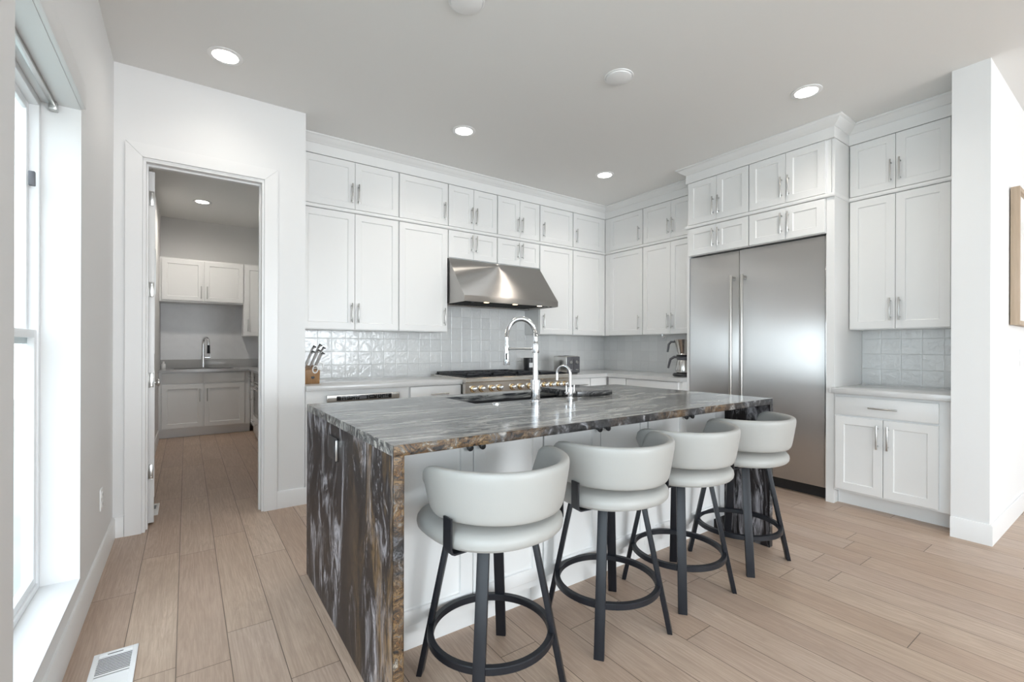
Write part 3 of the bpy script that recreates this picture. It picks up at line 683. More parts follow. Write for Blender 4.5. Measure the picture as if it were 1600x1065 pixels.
# ------------------------------------------------------------------ island
IX0, IX1, IY0, IY1, ZI, ST = 0.540, 2.995, 1.415, 2.711, 0.923, 0.036
SX0, SX1, SY0, SY1 = 1.312, 2.22, 2.213, 2.585
t = thing('island_worktop', 'dark veined stone island top with waterfall ends to the floor', 'island worktop', ((IX0 + IX1) / 2, (IY0 + IY1) / 2, 0))
e = 0.0015
b = MB()
for x0, y0, x1, y1 in ((IX0, IY0 + 0.004, SX0, IY1), (SX1, IY0 + 0.004, IX1, IY1), (SX0, IY0 + 0.004, SX1, SY0), (SX0, SY1, SX1, IY1)):
    b.box(x0, y0, ZI - ST, x1, y1, ZI)
bmesh.ops.remove_doubles(b.bm, verts=b.bm.verts, dist=1e-5)
b.build('top_slab', 'stone_top', t, smooth=False)
def chisel(b, p, q, out, zvec, n, amp):
    """rough edge strip from p to q, thickness along zvec, bulging towards out"""
    p, q, out, zv = Vector(p), Vector(q), Vector(out), Vector(zvec); loops = []
    for i in range(n + 1):
        c = p.lerp(q, i / n); k = 0 if i in (0, n) else 1
        L = []
        for s_ in (0.0, 0.12, 0.35, 0.65, 0.88, 1.0):
            a = (0.0005 if s_ in (0.0, 1.0) else amp * (0.35 + 0.65 * random.random()) * k)
            L.append(tuple(c + zv * s_ + out * a))
        L += [tuple(c + zv - out * 0.004), tuple(c - out * 0.004)]
        loops.append(L)
    b.loft(loops)
random.seed(11)
b = MB(); chisel(b, (IX0, IY0 + 0.004, ZI - ST), (IX1, IY0 + 0.004, ZI - ST), (0, -1, 0), (0, 0, ST), 150, 0.0045); b.build('chiselled_edge', 'stone_edge', t)
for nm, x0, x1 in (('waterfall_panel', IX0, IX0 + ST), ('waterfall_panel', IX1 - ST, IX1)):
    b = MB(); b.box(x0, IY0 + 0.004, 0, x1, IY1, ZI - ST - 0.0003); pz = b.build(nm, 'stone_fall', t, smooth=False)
    b = MB(); chisel(b, (x0, IY0 + 0.004, 0.0), (x0, IY0 + 0.004, ZI - ST - 0.0003), (0, -1, 0), (ST, 0, 0), 60, 0.0045); b.build('chiselled_edge', 'stone_edge', pz)
YI = 1.690
xs = [IX0 + ST + 0.002, 1.3755, 2.134, IX1 - ST - 0.002]
gaps = [(0.615, 0.994, 1.373), (1.378, 1.756, 2.131), (2.137, 2.492, 2.868)]
for i, (lab, gp) in enumerate(zip(('left island base cabinet with two panelled doors, behind the nearest stool', 'middle island base cabinet with two panelled doors, behind the second stool', 'right island base cabinet with two panelled doors, behind the two far stools'), gaps)):
    u0, um, u1 = gp
    cabinet(lab, 'cabinet', '-Y', YI, xs[i], xs[i + 1] - 0.002, 0, ZI - ST - 0.002, IY1 - YI - 0.03,
            [('door', u0, um, 0.155, 0.880, ('k', um - 0.030, 0.820)), ('door', um, u1, 0.155, 0.880, ('k', um + 0.030, 0.820))], name='island_cabinet', toe=0.096, hollow=0.64, group='island base cabinets')
# hollow for the sink sits inside the middle units
t = thing('kitchen_sink', 'dark undermount workstation sink in the island top, behind the tall tap', 'sink', ((SX0 + SX1) / 2, (SY0 + SY1) / 2, 0.70))
b = MB(); zt = ZI - ST - 0.0005; zb = 0.70; w = 0.012
def bin_(b, x0, x1, y0, y1, z0, z1, w):
    b.box(x0 - w, y0 - w, z0 - w, x1 + w, y1 + w, z0); b.box(x0 - w, y0 - w, z0, x0, y1 + w, z1); b.box(x1, y0 - w, z0, x1 + w, y1 + w, z1)
    b.box(x0, y0 - w, z0, x1, y0, z1); b.box(x0, y1, z0, x1, y1 + w, z1)
bin_(b, SX0 - 0.002, SX1 + 0.002, SY0 - 0.002, SY1 + 0.002, zb, zt, w); b.build('basin', 'sink_black', t, smooth=False)
b = MB(); b.cyl((1.75, 2.40, zb), (1.75, 2.40, zb + 0.004), 0.055); b.build('drain', 'chrome', t)

# tall pull-down tap
def arc(c, u, r, a0, a1, n):  # arc in the vertical plane through c along horizontal dir u
    return [Vector(c) + Vector((u[0] * math.cos(a), u[1] * math.cos(a), math.sin(a))) * r for a in [a0 + (a1 - a0) * i / n for i in range(n + 1)]]
bx, by = 1.676, 2.137
u = Vector((-0.30, 0.954, 0)).normalized()
t = thing('kitchen_tap', 'tall chrome spring-neck tap standing at the island sink', 'tap', (bx, by, ZI))
b = MB(); b.cyl((bx, by, ZI), (bx, by, ZI + 0.004), 0.033, bev=0.001); b.cyl((bx, by, ZI + 0.004), (bx, by, 1.048), 0.0275, n=28, bev=0.002); b.build('base', 'chrome', t)
b = MB(); b.cyl((bx, by, 1.047), (bx, by, 1.212), 0.0165, n=24); b.build('column', 'chrome', t)
b = MB(); b.cyl((bx, by, 1.205), (bx, by, 1.258), 0.0215, n=24, bev=0.003); b.build('collar', 'chrome', t)
RA = 0.108; c = Vector((bx, by, 1.300)) + u * RA
pts = [Vector((bx, by, 1.255)), Vector((bx, by, 1.275))] + arc(c, u, RA, math.pi, 0, 30) + [Vector((bx, by, 1.262)) + u * 2 * RA, Vector((bx, by, 1.232)) + u * 2 * RA]
# coil rings around the neck
fine = []
for i in range(len(pts) - 1):
    for k in range(5): fine.append(pts[i].lerp(pts[i + 1], k / 5))
fine.append(pts[-1])
b = MB(); b.tube(fine, [0.0138 + (0.0008 if i % 2 else -0.0004) for i in range(len(fine))], 16); b.build('neck', 'chrome', t)
hp = Vector((bx, by, 0)) + u * 2 * RA
b = MB(); b.cyl((hp.x, hp.y, 1.236), (hp.x, hp.y, 1.128), 0.0175, 0.0205, n=24, bev=0.002); b.cyl((hp.x, hp.y, 1.250), (hp.x, hp.y, 1.222), 0.019, n=24); sh = b.build('spray_head', 'chrome', t)
b = MB(); bb = hp - Vector((0.55, 0.83, 0)) * 0.0175; b.box(bb.x - 0.005, bb.y - 0.004, 1.160, bb.x + 0.005, bb.y + 0.004, 1.200, 0.002); b.build('spray_button', 'black_plastic', sh)
b = MB(); z = 1.228; p0 = Vector((bx, by, z)); p1 = hp + Vector((0, 0, z)); b.cyl(p0, p1 - u * 0.018, 0.0052, n=12); b.cyl(p1 - u * 0.03, p1 - u * 0.016, 0.010, n=14); b.build('support_rod', 'nickel', t)
b = MB(); ld = Vector((-0.954, -0.30, 0)); b.cyl((bx, by, 0.99), Vector((bx, by, 0.99)) + Vector((0.25, 0.97, 0)) * 0.06, 0.012); b.build('lever', 'chrome', t)
# small filtered-water tap
bx, by = 1.951, 2.138
t = thing('water_tap', 'small chrome gooseneck tap with two levers, right of the tall tap', 'tap', (bx, by, ZI))
b = MB(); b.cyl((bx, by, ZI), (bx, by, ZI + 0.004), 0.026, bev=0.001); b.cyl((bx, by, ZI + 0.004), (bx, by, 0.992), 0.0165, n=20, bev=0.002); b.build('base', 'chrome', t)
RA = 0.048; c = Vector((bx, by, 1.072)) + u * RA
b = MB(); b.tube([(bx, by, 0.99), (bx, by, 1.03)] + arc(c, u, RA, math.pi, 0, 20) + [Vector((bx, by, 1.05)) + u * 2 * RA, Vector((bx, by, 1.030)) + u * 2 * RA], 0.0088, 14); b.build('neck', 'chrome', t)
b = MB(); b.cyl((bx - 0.040, by, 0.955), (bx + 0.040, by, 0.955), 0.0095, n=14, bev=0.002); b.build('cross_bar', 'chrome', t)
for k in (-1, 1):
    b = MB(); b.cyl((bx + k * 0.033, by, 0.958), (bx + k * 0.033, by, 1.003), 0.0052, n=12); b.build('lever', 'chrome', t)
t = thing('disposal_button', 'small round chrome push button set flush beside the sink', 'button', (1.403, 2.142, ZI))
b = MB(); b.ring([(0.024, 0), (0.024, 0.003), (0.021, 0.005), (0.017, 0.005), (0.017, 0.0)], (1.403, 2.142, ZI)); b.build('ring', 'chrome', t)
b = MB(); b.lathe([(0.0165, 0.0), (0.0165, 0.007), (0.0155, 0.0085)], (1.403, 2.142, ZI)); b.build('push_cap', 'nickel', t)
# stone board over the sink
b = MB(); b.prism([(2.032, 2.158), (2.318, 2.128), (2.400, 2.548), (2.035, 2.535)], 0.9245, 0.957, 'z')
bmesh.ops.bevel(b.bm, geom=list(b.bm.edges), offset=0.0015, segments=2, affect='EDGES', profile=0.5)
tag(b.build('cutting_board', 'board_stone'), 'dark stone board laid across the right end of the island sink', 'cutting board')
# socket in the waterfall
t = thing('island_socket', 'black flip-open socket on the left waterfall side of the island', 'socket', (IX0, 2.136, 0.736))
b = MB(); b.box(IX0 - 0.010, 2.070, 0.738, IX0, 2.203, 0.838, 0.003); b.build('cover_plate', 'black_plastic', t)
b = MB(); b.box(IX0 - 0.013, 2.066, 0.742, IX0 - 0.001, 2.0705, 0.832, 0.001); b.build('hinge_edge', 'nickel', t)
b = MB(); b.box(IX0 - 0.012, 2.086, 0.775, IX0 - 0.009, 2.092, 0.805, 0.001); b.build('latch', 'grey_plastic', t)

# ------------------------------------------------------------------ things on the back worktops
t = thing('knife_block', 'brown wooden knife block at the left end of the back worktop', 'knife block', (0.862, 4.20, ZC))
sl = 0.35
KB = [(4.115, ZC), (4.285, ZC), (4.255, ZC + 0.150), (4.095, ZC + 0.115)]
b = MB(); b.prism(KB, 0.796, 0.918, 'x'); bmesh.ops.bevel(b.bm, geom=list(b.bm.edges), offset=0.004, segments=2, affect='EDGES', profile=0.5); b.build('block', 'block_wood', t)
b = MB(); b.cyl((0.862, 4.108, ZC + 0.055), (0.862, 4.104, ZC + 0.055), 0.014, n=20); b.build('emblem', 'black_metal', t)
kd = Vector((0.30, -0.28, 0.91)).normalized()
kn = [(0.825, 4.235, 0.185), (0.868, 4.235, 0.200), (0.905, 4.232, 0.175), (0.818, 4.19, 0.150), (0.862, 4.19, 0.160), (0.902, 4.185, 0.135)]
kl = ['back-left knife', 'back-middle knife, the highest', 'back-right knife', 'middle-row left knife', 'middle-row centre knife', 'middle-row right knife']
for (kx_, ky, L), lb in zip(kn, kl):
    base = Vector((kx_, ky, ZC + 0.112 + (ky - 4.095) / 0.16 * 0.035))
    t = thing('kitchen_knife', 'steel-handled ' + lb + ' in the wooden block', 'knife', base, 'knives in the wooden block')
    tip = base + kd * L
    b = MB(); b.tube([base - kd * 0.03, base + kd * 0.03, base + kd * (L * 0.55), base + kd * (L * 0.9), tip + Vector((0.012, -0.010, -0.004))], [0.006, 0.0085, 0.0075, 0.0095, 0.006], 12); b.build('grip', 'chrome', t)
    b = MB(); b.tube([base + kd * (L * 0.86) + Vector((0.003, -0.003, 0.003)), tip + Vector((0.006, -0.004, 0.003)), tip + Vector((0.020, -0.016, -0.006))], [0.0085, 0.0088, 0.005], 12); b.build('end_cap', 'black_plastic', t)
base = Vector((0.880, 4.125, ZC + 0.122))
t = thing('kitchen_scissors', 'pair of scissors with pale loop handles at the front of the knife block', 'scissors', base)
for k in (-1, 1):
    cc = base + Vector((0.018 + 0.020 * k, -0.035, 0.012 + 0.013 * k)); pts = []
    for i in range(18):
        a = 2 * math.pi * i / 18; pts.append(cc + Vector((0.020 * math.cos(a), -0.010 * math.sin(a), 0.030 * math.sin(a))))
    b = MB(); b.tube(pts, 0.0050, 10, True); b.tube([base + Vector((0.005 * k, 0.012, 0.0)), base + Vector((0.018 + 0.006 * k, -0.012, 0.010))], 0.005, 8); b.build('loop_handle', 'plastic_white', t)

t = thing('storage_cup', 'black cup with a small white label at the back of the range', 'cup', (3.352, 4.40, 0.966))
b = MB(); b.lathe([(0.058, 0.0), (0.062, 0.004), (0.068, 0.140), (0.066, 0.142), (0.062, 0.138), (0.058, 0.02)], (3.352, 4.40, 0.966)); b.build('cup_body', 'black_plastic', t)
b = MB(); L = []
for z_ in (0.030, 0.085):
    L.append([(3.352 + (0.0655 + z_ * 0.03) * math.sin(a), 4.40 - (0.0655 + z_ * 0.03) * math.cos(a), 0.966 + z_) for a in [-0.62 + 0.9 * i / 10 for i in range(11)]] + [(3.352 + (0.060) * math.sin(a), 4.40 - (0.060) * math.cos(a), 0.966 + z_) for a in [0.28 - 0.9 * i / 10 for i in range(11)]])
b.loft(L); b.build('paper_label', 'label_white', t)

t = thing('toaster', 'grey two-dial steel toaster on the back worktop right of the range', 'toaster', (3.735, 4.15, ZC))
tx0, tx1, ty0, ty1 = 3.632, 3.840, 4.035, 4.285
b = MB(); b.box(tx0, ty0 + 0.012, ZC + 0.014, tx1, ty1, 1.132, 0.014, 3); b.build('housing', 'appliance_steel', t)
b = MB(); b.box(tx0 + 0.004, ty0, ZC + 0.010, tx1 - 0.004, ty0 + 0.014, 1.126, 0.006); fp = b.build('front_panel', 'grey_plastic', t)
for k in (tx0 + 0.055, tx1 - 0.055):
    b = MB(); b.cyl((k, ty0 + 0.001, 1.060), (k, ty0 - 0.014, 1.060), 0.022, 0.019, bev=0.003); b.build('dial', 'nickel', fp)
    b = MB(); b.box(k - 0.018, ty0 - 0.012, 0.965, k + 0.018, ty0 + 0.001, 0.978, 0.003); b.build('lever', 'nickel', fp)
b = MB(); b.box(tx0 + 0.101, ty0 - 0.002, 0.975, tx0 + 0.107, ty0 + 0.002, 1.095); b.build('lever_slot', 'dark_gap', fp)
for yy in (ty0 + 0.03, ty1 - 0.03):
    b = MB(); b.box(tx0 + 0.02, yy - 0.01, ZC, tx1 - 0.02, yy + 0.01, ZC + 0.016); b.build('foot', 'black_plastic', t)
for k in (tx0 + 0.06, tx1 - 0.06):
    b = MB(); b.box(k - 0.018, ty0 + 0.05, 1.125, k + 0.018, ty1 - 0.04, 1.1335); b.build('bread_slot', 'dark_gap', t)

cx, cyy = 4.425, 3.030
t = thing('coffee_maker', 'steel drip coffee maker with black handles beside the refrigerator panel', 'coffee maker', (cx, cyy, ZC))
hd = Vector((-0.45, 0.89, 0)).normalized()
b = MB(); b.lathe([(0.108, 0.0), (0.115, 0.006), (0.115, 0.022), (0.104, 0.034), (0.08, 0.036)], (cx, cyy, ZC)); b.build('hot_plate', 'black_plastic', t)
b = MB(); b.lathe([(0.075, 0.036), (0.088, 0.045), (0.090, 0.07), (0.080, 0.14), (0.070, 0.175), (0.066, 0.185)], (cx, cyy, ZC)); cf = b.build('carafe', 'appliance_steel', t)
b = MB(); b.lathe([(0.072, 0.178), (0.074, 0.205), (0.060, 0.218), (0.02, 0.220)], (cx, cyy, ZC)); b.build('carafe_lid', 'grey_plastic', cf)
o_ = Vector((cx, cyy, ZC))
b = MB(); b.tube([o_ + hd * 0.055 + Vector((0, 0, 0.205)), o_ + hd * 0.10 + Vector((0, 0, 0.210)), o_ + hd * 0.140 + Vector((0, 0, 0.185)), o_ + hd * 0.155 + Vector((0, 0, 0.13)), o_ + hd * 0.165 + Vector((0, 0, 0.085))], [0.012, 0.014, 0.014, 0.013, 0.010], 12); b.build('carafe_handle', 'grey_plastic', cf)
b = MB(); b.lathe([(0.070, 0.232), (0.068, 0.240), (0.062, 0.246), (0.090, 0.345), (0.104, 0.392), (0.106, 0.400), (0.098, 0.402)], (cx, cyy, ZC)); fb = b.build('filter_basket', 'appliance_steel', t)
b = MB(); b.lathe([(0.05, 0.218), (0.075, 0.222), (0.078, 0.234), (0.05, 0.238)], (cx, cyy, ZC)); b.build('basket_base', 'black_plastic', fb)
b = MB(); b.tube([o_ + hd * 0.095 + Vector((0, 0, 0.375)), o_ + hd * 0.135 + Vector((0, 0, 0.375)), o_ + hd * 0.160 + Vector((0, 0, 0.345)), o_ + hd * 0.165 + Vector((0, 0, 0.30)), o_ + hd * 0.172 + Vector((0, 0, 0.262))], [0.011, 0.013, 0.013, 0.012, 0.010], 12); b.build('basket_handle', 'grey_plastic', fb)
t = thing('cup_hook', 'small chrome hook fixed under the side-run cabinets near the corner', 'hook', (4.60, 3.44, ZU - 0.06))
b = MB(); b.cyl((4.60, 3.44, ZU - 0.006), (4.60, 3.44, ZU + 0.0), 0.03); b.build('mounting_disc', 'chrome', t)
b = MB(); b.tube([(4.60, 3.44, ZU - 0.004), (4.60, 3.44, ZU - 0.03), (4.60, 3.425, ZU - 0.045), (4.60, 3.41, ZU - 0.03), (4.60, 3.408, ZU - 0.018)], 0.005, 10); b.build('hook', 'chrome', t)

# ------------------------------------------------------------------ bar stools
def make_stool(label):
    t = thing('bar_stool', label, 'bar stool', (0, 0, 0), 'bar stools along the island')
    # seat cushion, back is -y
    def outline(th):
        cxx, cyx = math.cos(th), math.sin(th)
        n = 2.25 if cyx < 0 else 2.9
        r = 1.0 / ((abs(cxx) / 0.256) ** n + (abs(cyx) / (0.258 if cyx < 0 else 0.235)) ** n) ** (1 / n)
        return r * cxx, r * cyx
    prof = [(0.05, 0.580), (0.86, 0.580), (0.955, 0.584), (0.99, 0.594), (1.0, 0.608), (0.99, 0.622), (0.955, 0.634), (0.90, 0.641), (0.75, 0.648), (0.5, 0.652), (0.25, 0.654), (0.05, 0.654)]
    N = 72; loops = []
    for s_, z in prof: loops.append([(s_ * outline(2 * math.pi * k / N)[0], s_ * outline(2 * math.pi * k / N)[1], z) for k in range(N)])
    b = MB(); b.loft(loops); b.build('seat', 'leather', t)
    # wrap-around back
    M = 64; ns = 28; loops = []; PH = math.radians(97)
    for i in range(M + 1):
        ps = -PH + 2 * PH * i / M
        ax, cc = 0.268, 0.292
        p = Vector((ax * math.sin(ps), -cc * math.cos(ps)))
        d = Vector((ax * math.cos(ps), cc * math.sin(ps))).normalized(); nrm = Vector((d.y, -d.x))
        if nrm.dot(p) < 0: nrm = -nrm
        e_ = min(1.0, (PH - abs(ps)) / math.radians(20))
        k = max(0.02, (1 - (1 - e_) ** 2.6)) ** (1 / 2.6) if e_ < 1 else 1.0
        hh = 0.088 * (0.12 + 0.88 * k); tt = 0.020 * (0.25 + 0.75 * k)
        zc = 0.757 + 0.006 * (1 - k)
        L = []
        for j in range(ns):
            a = 2 * math.pi * j / ns; ca, sa = math.cos(a), math.sin(a)
            sn = math.copysign(abs(ca) ** (2 / 3.2), ca); sz = math.copysign(abs(sa) ** (2 / 5.5), sa)
            lean = 0.014 * sz
            q = p + nrm * (tt * sn - 0.020 + lean)
            L.append((q.x, q.y, zc + hh * sz))
        loops.append(L)
    b = MB(); b.loft(loops); b.build('backrest', 'leather', t)
    # side brackets
    for k in (-1, 1):
        b = MB(); pts = [(0.2500, 0.690), (0.2500, 0.590), (0.2455, 0.576), (0.235, 0.571), (0.08, 0.571)]
        inner = [(0.2440, 0.690), (0.2440, 0.592), (0.2410, 0.581), (0.233, 0.577), (0.08, 0.577)]
        y0_, y1_ = -0.128, -0.080
        poly = pts + inner[::-1]
        b.prism([(k * x_, z_) for x_, z_ in poly], y0_, y1_, 'y'); b.build('bracket', 'black_metal', t)
    b = MB(); b.cyl((0, 0, 0.560), (0, 0, 0.582), 0.105, n=32, bev=0.003); b.box(-0.095, -0.095, 0.552, 0.095, 0.095, 0.566, 0.003); b.build('swivel_plate', 'black_metal', t)
    for sx_ in (-1, 1):
        for sy_ in (-1, 1):
            top = Vector((sx_ * 0.108, sy_ * 0.108, 0.574)); bot = Vector((sx_ * 0.192, sy_ * 0.192, 0.0))
            rad = Vector((sx_, sy_, 0)).normalized(); tan = Vector((-rad.y, rad.x, 0))
            b = MB(); loops = []
            for c0 in (bot, top):
                loops.append([tuple(c0 + tan * (0.0205 * a) + rad * (0.0105 * q)) for a, q in ((-1, -1), (1, -1), (1, 1), (-1, 1))])
            b.loft(loops); bmesh.ops.bevel(b.bm, geom=list(b.bm.edges), offset=0.002, segments=2, affect='EDGES', profile=0.5)
            b.build('leg', 'black_metal', t)
    b = MB(); NR = 64; loops = []
    for k in range(NR):
        a = 2 * math.pi * k / NR; L = []
        for r_, z_ in ((0.213, 0.178), (0.232, 0.178), (0.2345, 0.181), (0.2345, 0.201), (0.232, 0.204), (0.213, 0.204), (0.2105, 0.201), (0.2105, 0.181)):
            L.append((r_ * math.cos(a), r_ * math.sin(a), z_))
        loops.append(L)
    b.loft(loops, closed=True); b.build('foot_ring', 'black_metal', t)
    return t
def copy_tree(o, parent=None):
    c = o.copy(); COL.objects.link(c)
    if parent is not None: c.parent = parent
    for ch in list(o.children): copy_tree(ch, c)
    return c
st = make_stool('pale grey leather bar stool with black legs, nearest the camera at the island')
st.location = (0.930, 1.450, 0); st.rotation_euler = (0, 0, R(3))
for (x_, y_, rz), lb in zip([(1.560, 1.462, -8), (2.100, 1.472, -5), (2.700, 1.478, -3)],
        ['pale grey leather bar stool second from the camera along the island', 'pale grey leather bar stool third from the camera along the island', 'pale grey leather bar stool farthest from the camera, in front of the refrigerator']):
    c_ = copy_tree(st); c_.location = (x_, y_, 0); c_.rotation_euler = (0, 0, R(rz)); c_['label'] = lb

# ------------------------------------------------------------------ ceiling fittings
def lamp(x_, y_, label, group, power, z=H, cone=150):
    t = thing('recessed_light', label, 'ceiling light', (x_, y_, z - 0.008), group)
    b = MB(); b.ring([(0.072, -0.0005), (0.098, -0.0005), (0.098, -0.004), (0.090, -0.007), (0.072, -0.006)], (x_, y_, z)); b.build('trim_ring', 'plastic_white', t)
    b = MB(); b.lathe([(0.001, -0.0035), (0.0715, -0.0035), (0.0715, -0.001), (0.001, -0.001)], (x_, y_, z)); b.build('lens', 'lamp_glow', t)
    d = bpy.data.lights.new('recessed_lamp', 'SPOT'); d.energy = power; d.color = (1.0, 0.93, 0.84); d.spot_size = R(cone); d.spot_blend = 1.0; d.shadow_soft_size = 0.07
    l_ = bpy.data.objects.new('recessed_lamp', d); COL.objects.link(l_); l_.parent = t; l_.location = (0, 0, -0.006)
    return t
LP = 30
lamp(0.196, 3.43, 'glowing recessed ceiling light nearest the doorway', 'recessed ceiling lights of the kitchen', 11)
lamp(1.919, 3.44, 'glowing recessed ceiling light in front of the range hood cabinets, left of centre', 'recessed ceiling lights of the kitchen', LP)
lamp(3.631, 3.45, 'glowing recessed ceiling light near the inner corner of the cabinets', 'recessed ceiling lights of the kitchen', LP)
lamp(3.618, 1.49, 'glowing recessed ceiling light in front of the refrigerator cabinets', 'recessed ceiling lights of the kitchen', LP)
lamp(0.160, 7.07, 'glowing recessed ceiling light in the pantry beyond the doorway', 'recessed ceiling light of the pantry', 52, cone=174)
for (x_, y_), lb in (((2.39, 2.144), 'round white disc fitted on the ceiling above the middle of the island'), ((1.208, 2.142), 'round white disc fitted on the ceiling, cut by the top edge of the picture')):
    t = thing('ceiling_disc', lb, 'ceiling fitting', (x_, y_, H - 0.02), 'round ceiling discs')
    b = MB(); b.lathe([(0.001, -0.016), (0.076, -0.016), (0.084, -0.012), (0.086, 0.0), (0.001, 0.0)], (x_, y_, H)); b.build('grille', 'plastic_white', t)
    b = MB(); b.ring([(0.087, -0.0005), (0.097, -0.0005), (0.096, -0.005), (0.087, -0.006)], (x_, y_, H)); b.build('rim', 'plastic_white', t)

# ------------------------------------------------------------------ wall and floor fittings
def register(label, x0, x1, y0, y1, z=0.0):
    t = thing('floor_register', label, 'floor vent', ((x0 + x1) / 2, (y0 + y1) / 2, z), 'white floor vents')
    b = MB(); n = 14; m_ = 0.018
    b.box(x0, y0, z, x0 + m_, y1, z + 0.006, 0.0015); b.box(x1 - m_, y0, z, x1, y1, z + 0.006, 0.0015)
    b.box(x0 + m_, y0, z, x1 - m_, y0 + m_, z + 0.006, 0.0015); b.box(x0 + m_, y1 - 0.032, z, x1 - m_, y1, z + 0.006, 0.0015)
    ym = (y0 + y1) / 2; b.box(x0 + m_, ym - 0.006, z, x1 - m_, ym + 0.006, z + 0.005)
    b.build('frame', 'plastic_white', t)
    b = MB(); b.box(x0 + 0.01, y0 + 0.01, z + 0.0002, x1 - 0.01, y1 - 0.01, z + 0.0012); b.build('duct', 'dark_gap', t)
    ya, yb_ = y0 + m_, y1 - 0.032; cnt = int((yb_ - ya) / 0.0115)
    b = MB()
    for i in range(cnt):
        yy = ya + (i + 0.5) * (yb_ - ya) / cnt; up = 1 if yy > ym else -1
        if abs(yy - ym) < 0.009: continue
        b.loft([[(xx, yy - 0.0058, z + (0.0052 if up > 0 else 0.0015)), (xx, yy + 0.0040, z + (0.0022 if up > 0 else 0.0050)), (xx, yy + 0.0046, z + (0.0030 if up > 0 else 0.0058)), (xx, yy - 0.0052, z + (0.0060 if up > 0 else 0.0023))] for xx in (x0 + m_, x1 - m_)])
    b.build('louvers', 'plastic_white', t, smooth=False)
    b = MB(); xc = (x0 + x1) / 2; b.box(xc - 0.026, y1 - 0.024, z + 0.0055, xc + 0.022, y1 - 0.019, z + 0.0064); b.build('damper_slot', 'dark_gap', t)
register('white louvred floor vent beside the window', -0.297, -0.158, 2.14, 2.458)
register('white floor vent just inside the pantry, behind the open door', -0.275, -0.168, 4.26, 4.556)
t = thing('wall_socket', 'white double socket low on the left wall between window and doorway', 'socket', (XL, 3.40, 0.33))
b = MB(); b.box(XL, 3.365, 0.330, XL + 0.006, 3.440, 0.447, 0.002); pl = b.build('cover_plate', 'plastic_white', t)
for z_ in (0.363, 0.414):
    b = MB(); b.box(XL + 0.005, 3.385, z_ - 0.017, XL + 0.009, 3.420, z_ + 0.017, 0.003)
    b.build('outlet_face', 'plastic_white', pl)
    b = MB(); b.box(XL + 0.0085, 3.395, z_ - 0.008, XL + 0.0093, 3.398, z_ + 0.006); b.box(XL + 0.0085, 3.408, z_ - 0.008, XL + 0.0093, 3.411, z_ + 0.006); b.build('slots', 'dark_gap', pl)
t = thing('light_switch', 'white rocker switch plate at the right edge, below the picture frame', 'light switch', (5.21, YP, 1.10))
b = MB(); b.box(5.14, YP - 0.006, 1.105, 5.285, YP, 1.232, 0.002); pl = b.build('cover_plate', 'plastic_white', t)
for x_ in (5.18, 5.245):
    b = MB(); b.box(x_ - 0.016, YP - 0.011, 1.135, x_ + 0.016, YP - 0.005, 1.20, 0.002); b.build('rocker', 'plastic_white', pl)
t = thing('framed_picture', 'oak framed pale print hanging on the wall at the right edge', 'picture', (5.1, YP, 1.405))
px0, px1, pz0, pz1, fw = 4.725, 5.525, 1.405, 2.370, 0.030
b = MB(); ya, yb_ = YP - 0.052, YP - 0.006
b.box(px0, ya, pz0, px0 + fw, yb_, pz1, 0.002); b.box(px1 - fw, ya, pz0, px1, yb_, pz1, 0.002); b.box(px0 + fw, ya, pz0, px1 - fw, yb_, pz0 + fw, 0.002); b.box(px0 + fw, ya, pz1 - fw, px1 - fw, yb_, pz1, 0.002)
b.build('frame', 'oak_frame', t)
b = MB(); b.box(px0 + fw, YP - 0.030, pz0 + fw, px1 - fw, YP - 0.012, pz1 - fw); b.build('mat_board', 'paper_art', t)
b = MB(); b.box(px0 + 0.14, YP - 0.032, pz0 + 0.17, px1 - 0.14, YP - 0.0295, pz1 - 0.17); b.build('print', 'art_print', t)
b = MB(); b.box(px0 + 0.05, YP - 0.0065, pz0 + 0.05, px1 - 0.05, YP - 0.0005, pz1 - 0.05); b.build('backing', 'dark_gap', t)

# ------------------------------------------------------------------ pantry
PX0 = -0.302; YPB_ = 7.650
cabinet('white pantry sink cabinet with two false drawers over two doors', 'cabinet', '-Y', YPB_, PX0, 0.757, 0, 0.884, 8.196 - YPB_,
        [('panel', -0.270, 0.188, 0.732, 0.870), ('panel', 0.205, 0.686, 0.732, 0.870), ('door', -0.270, 0.188, 0.128, 0.716, ('v', 0.152, 0.566)), ('door', 0.205, 0.686, 0.128, 0.716, ('v', 0.238, 0.566))], name='pantry_cabinet', toe=0.075)
XR = 0.757
cabinet('white narrow pantry cabinet with drawer and door in the far corner of the side run', 'cabinet', '-X', XR, 7.26, 7.648, 0, 0.884, 0.585, [('drawer', 7.27, 7.60, 0.732, 0.870, ('h', 7.43, 0.80)), ('door', 7.27, 7.60, 0.128, 0.716, ('v', 7.32, 0.566))], name='pantry_cabinet', toe=0.075)
cabinet('white pantry cabinet of stacked drawers nearest the doorway', 'cabinet', '-X', XR, 4.75, 6.60, 0, 0.884, 0.585,
        [('drawer', 5.70, 6.59, 0.60, 0.870, ('h', 6.15, 0.74)), ('drawer', 5.70, 6.59, 0.37, 0.595, ('h', 6.15, 0.50)), ('drawer', 5.70, 6.59, 0.128, 0.365, ('h', 6.15, 0.26)), ('door', 4.76, 5.69, 0.128, 0.870, ('v', 5.64, 0.6))], name='pantry_cabinet', toe=0.075)
t = thing('pantry_oven', 'small built-in oven with dark glass in the pantry side run', 'oven', (1.0, 6.93, 0.0))
Fx = fr('-X', XR)
b = MB(); fbox(b, Fx, 6.605, 7.255, 0.0, 0.884, -0.58, -0.02); b.build('body', 'plastic_white', t, smooth=False)
b = MB(); fbox(b, Fx, 6.612, 7.250, 0.74, 0.872, -0.0195, 0.004, 0.003); cp = b.build('control_panel', 'appliance_steel', t)
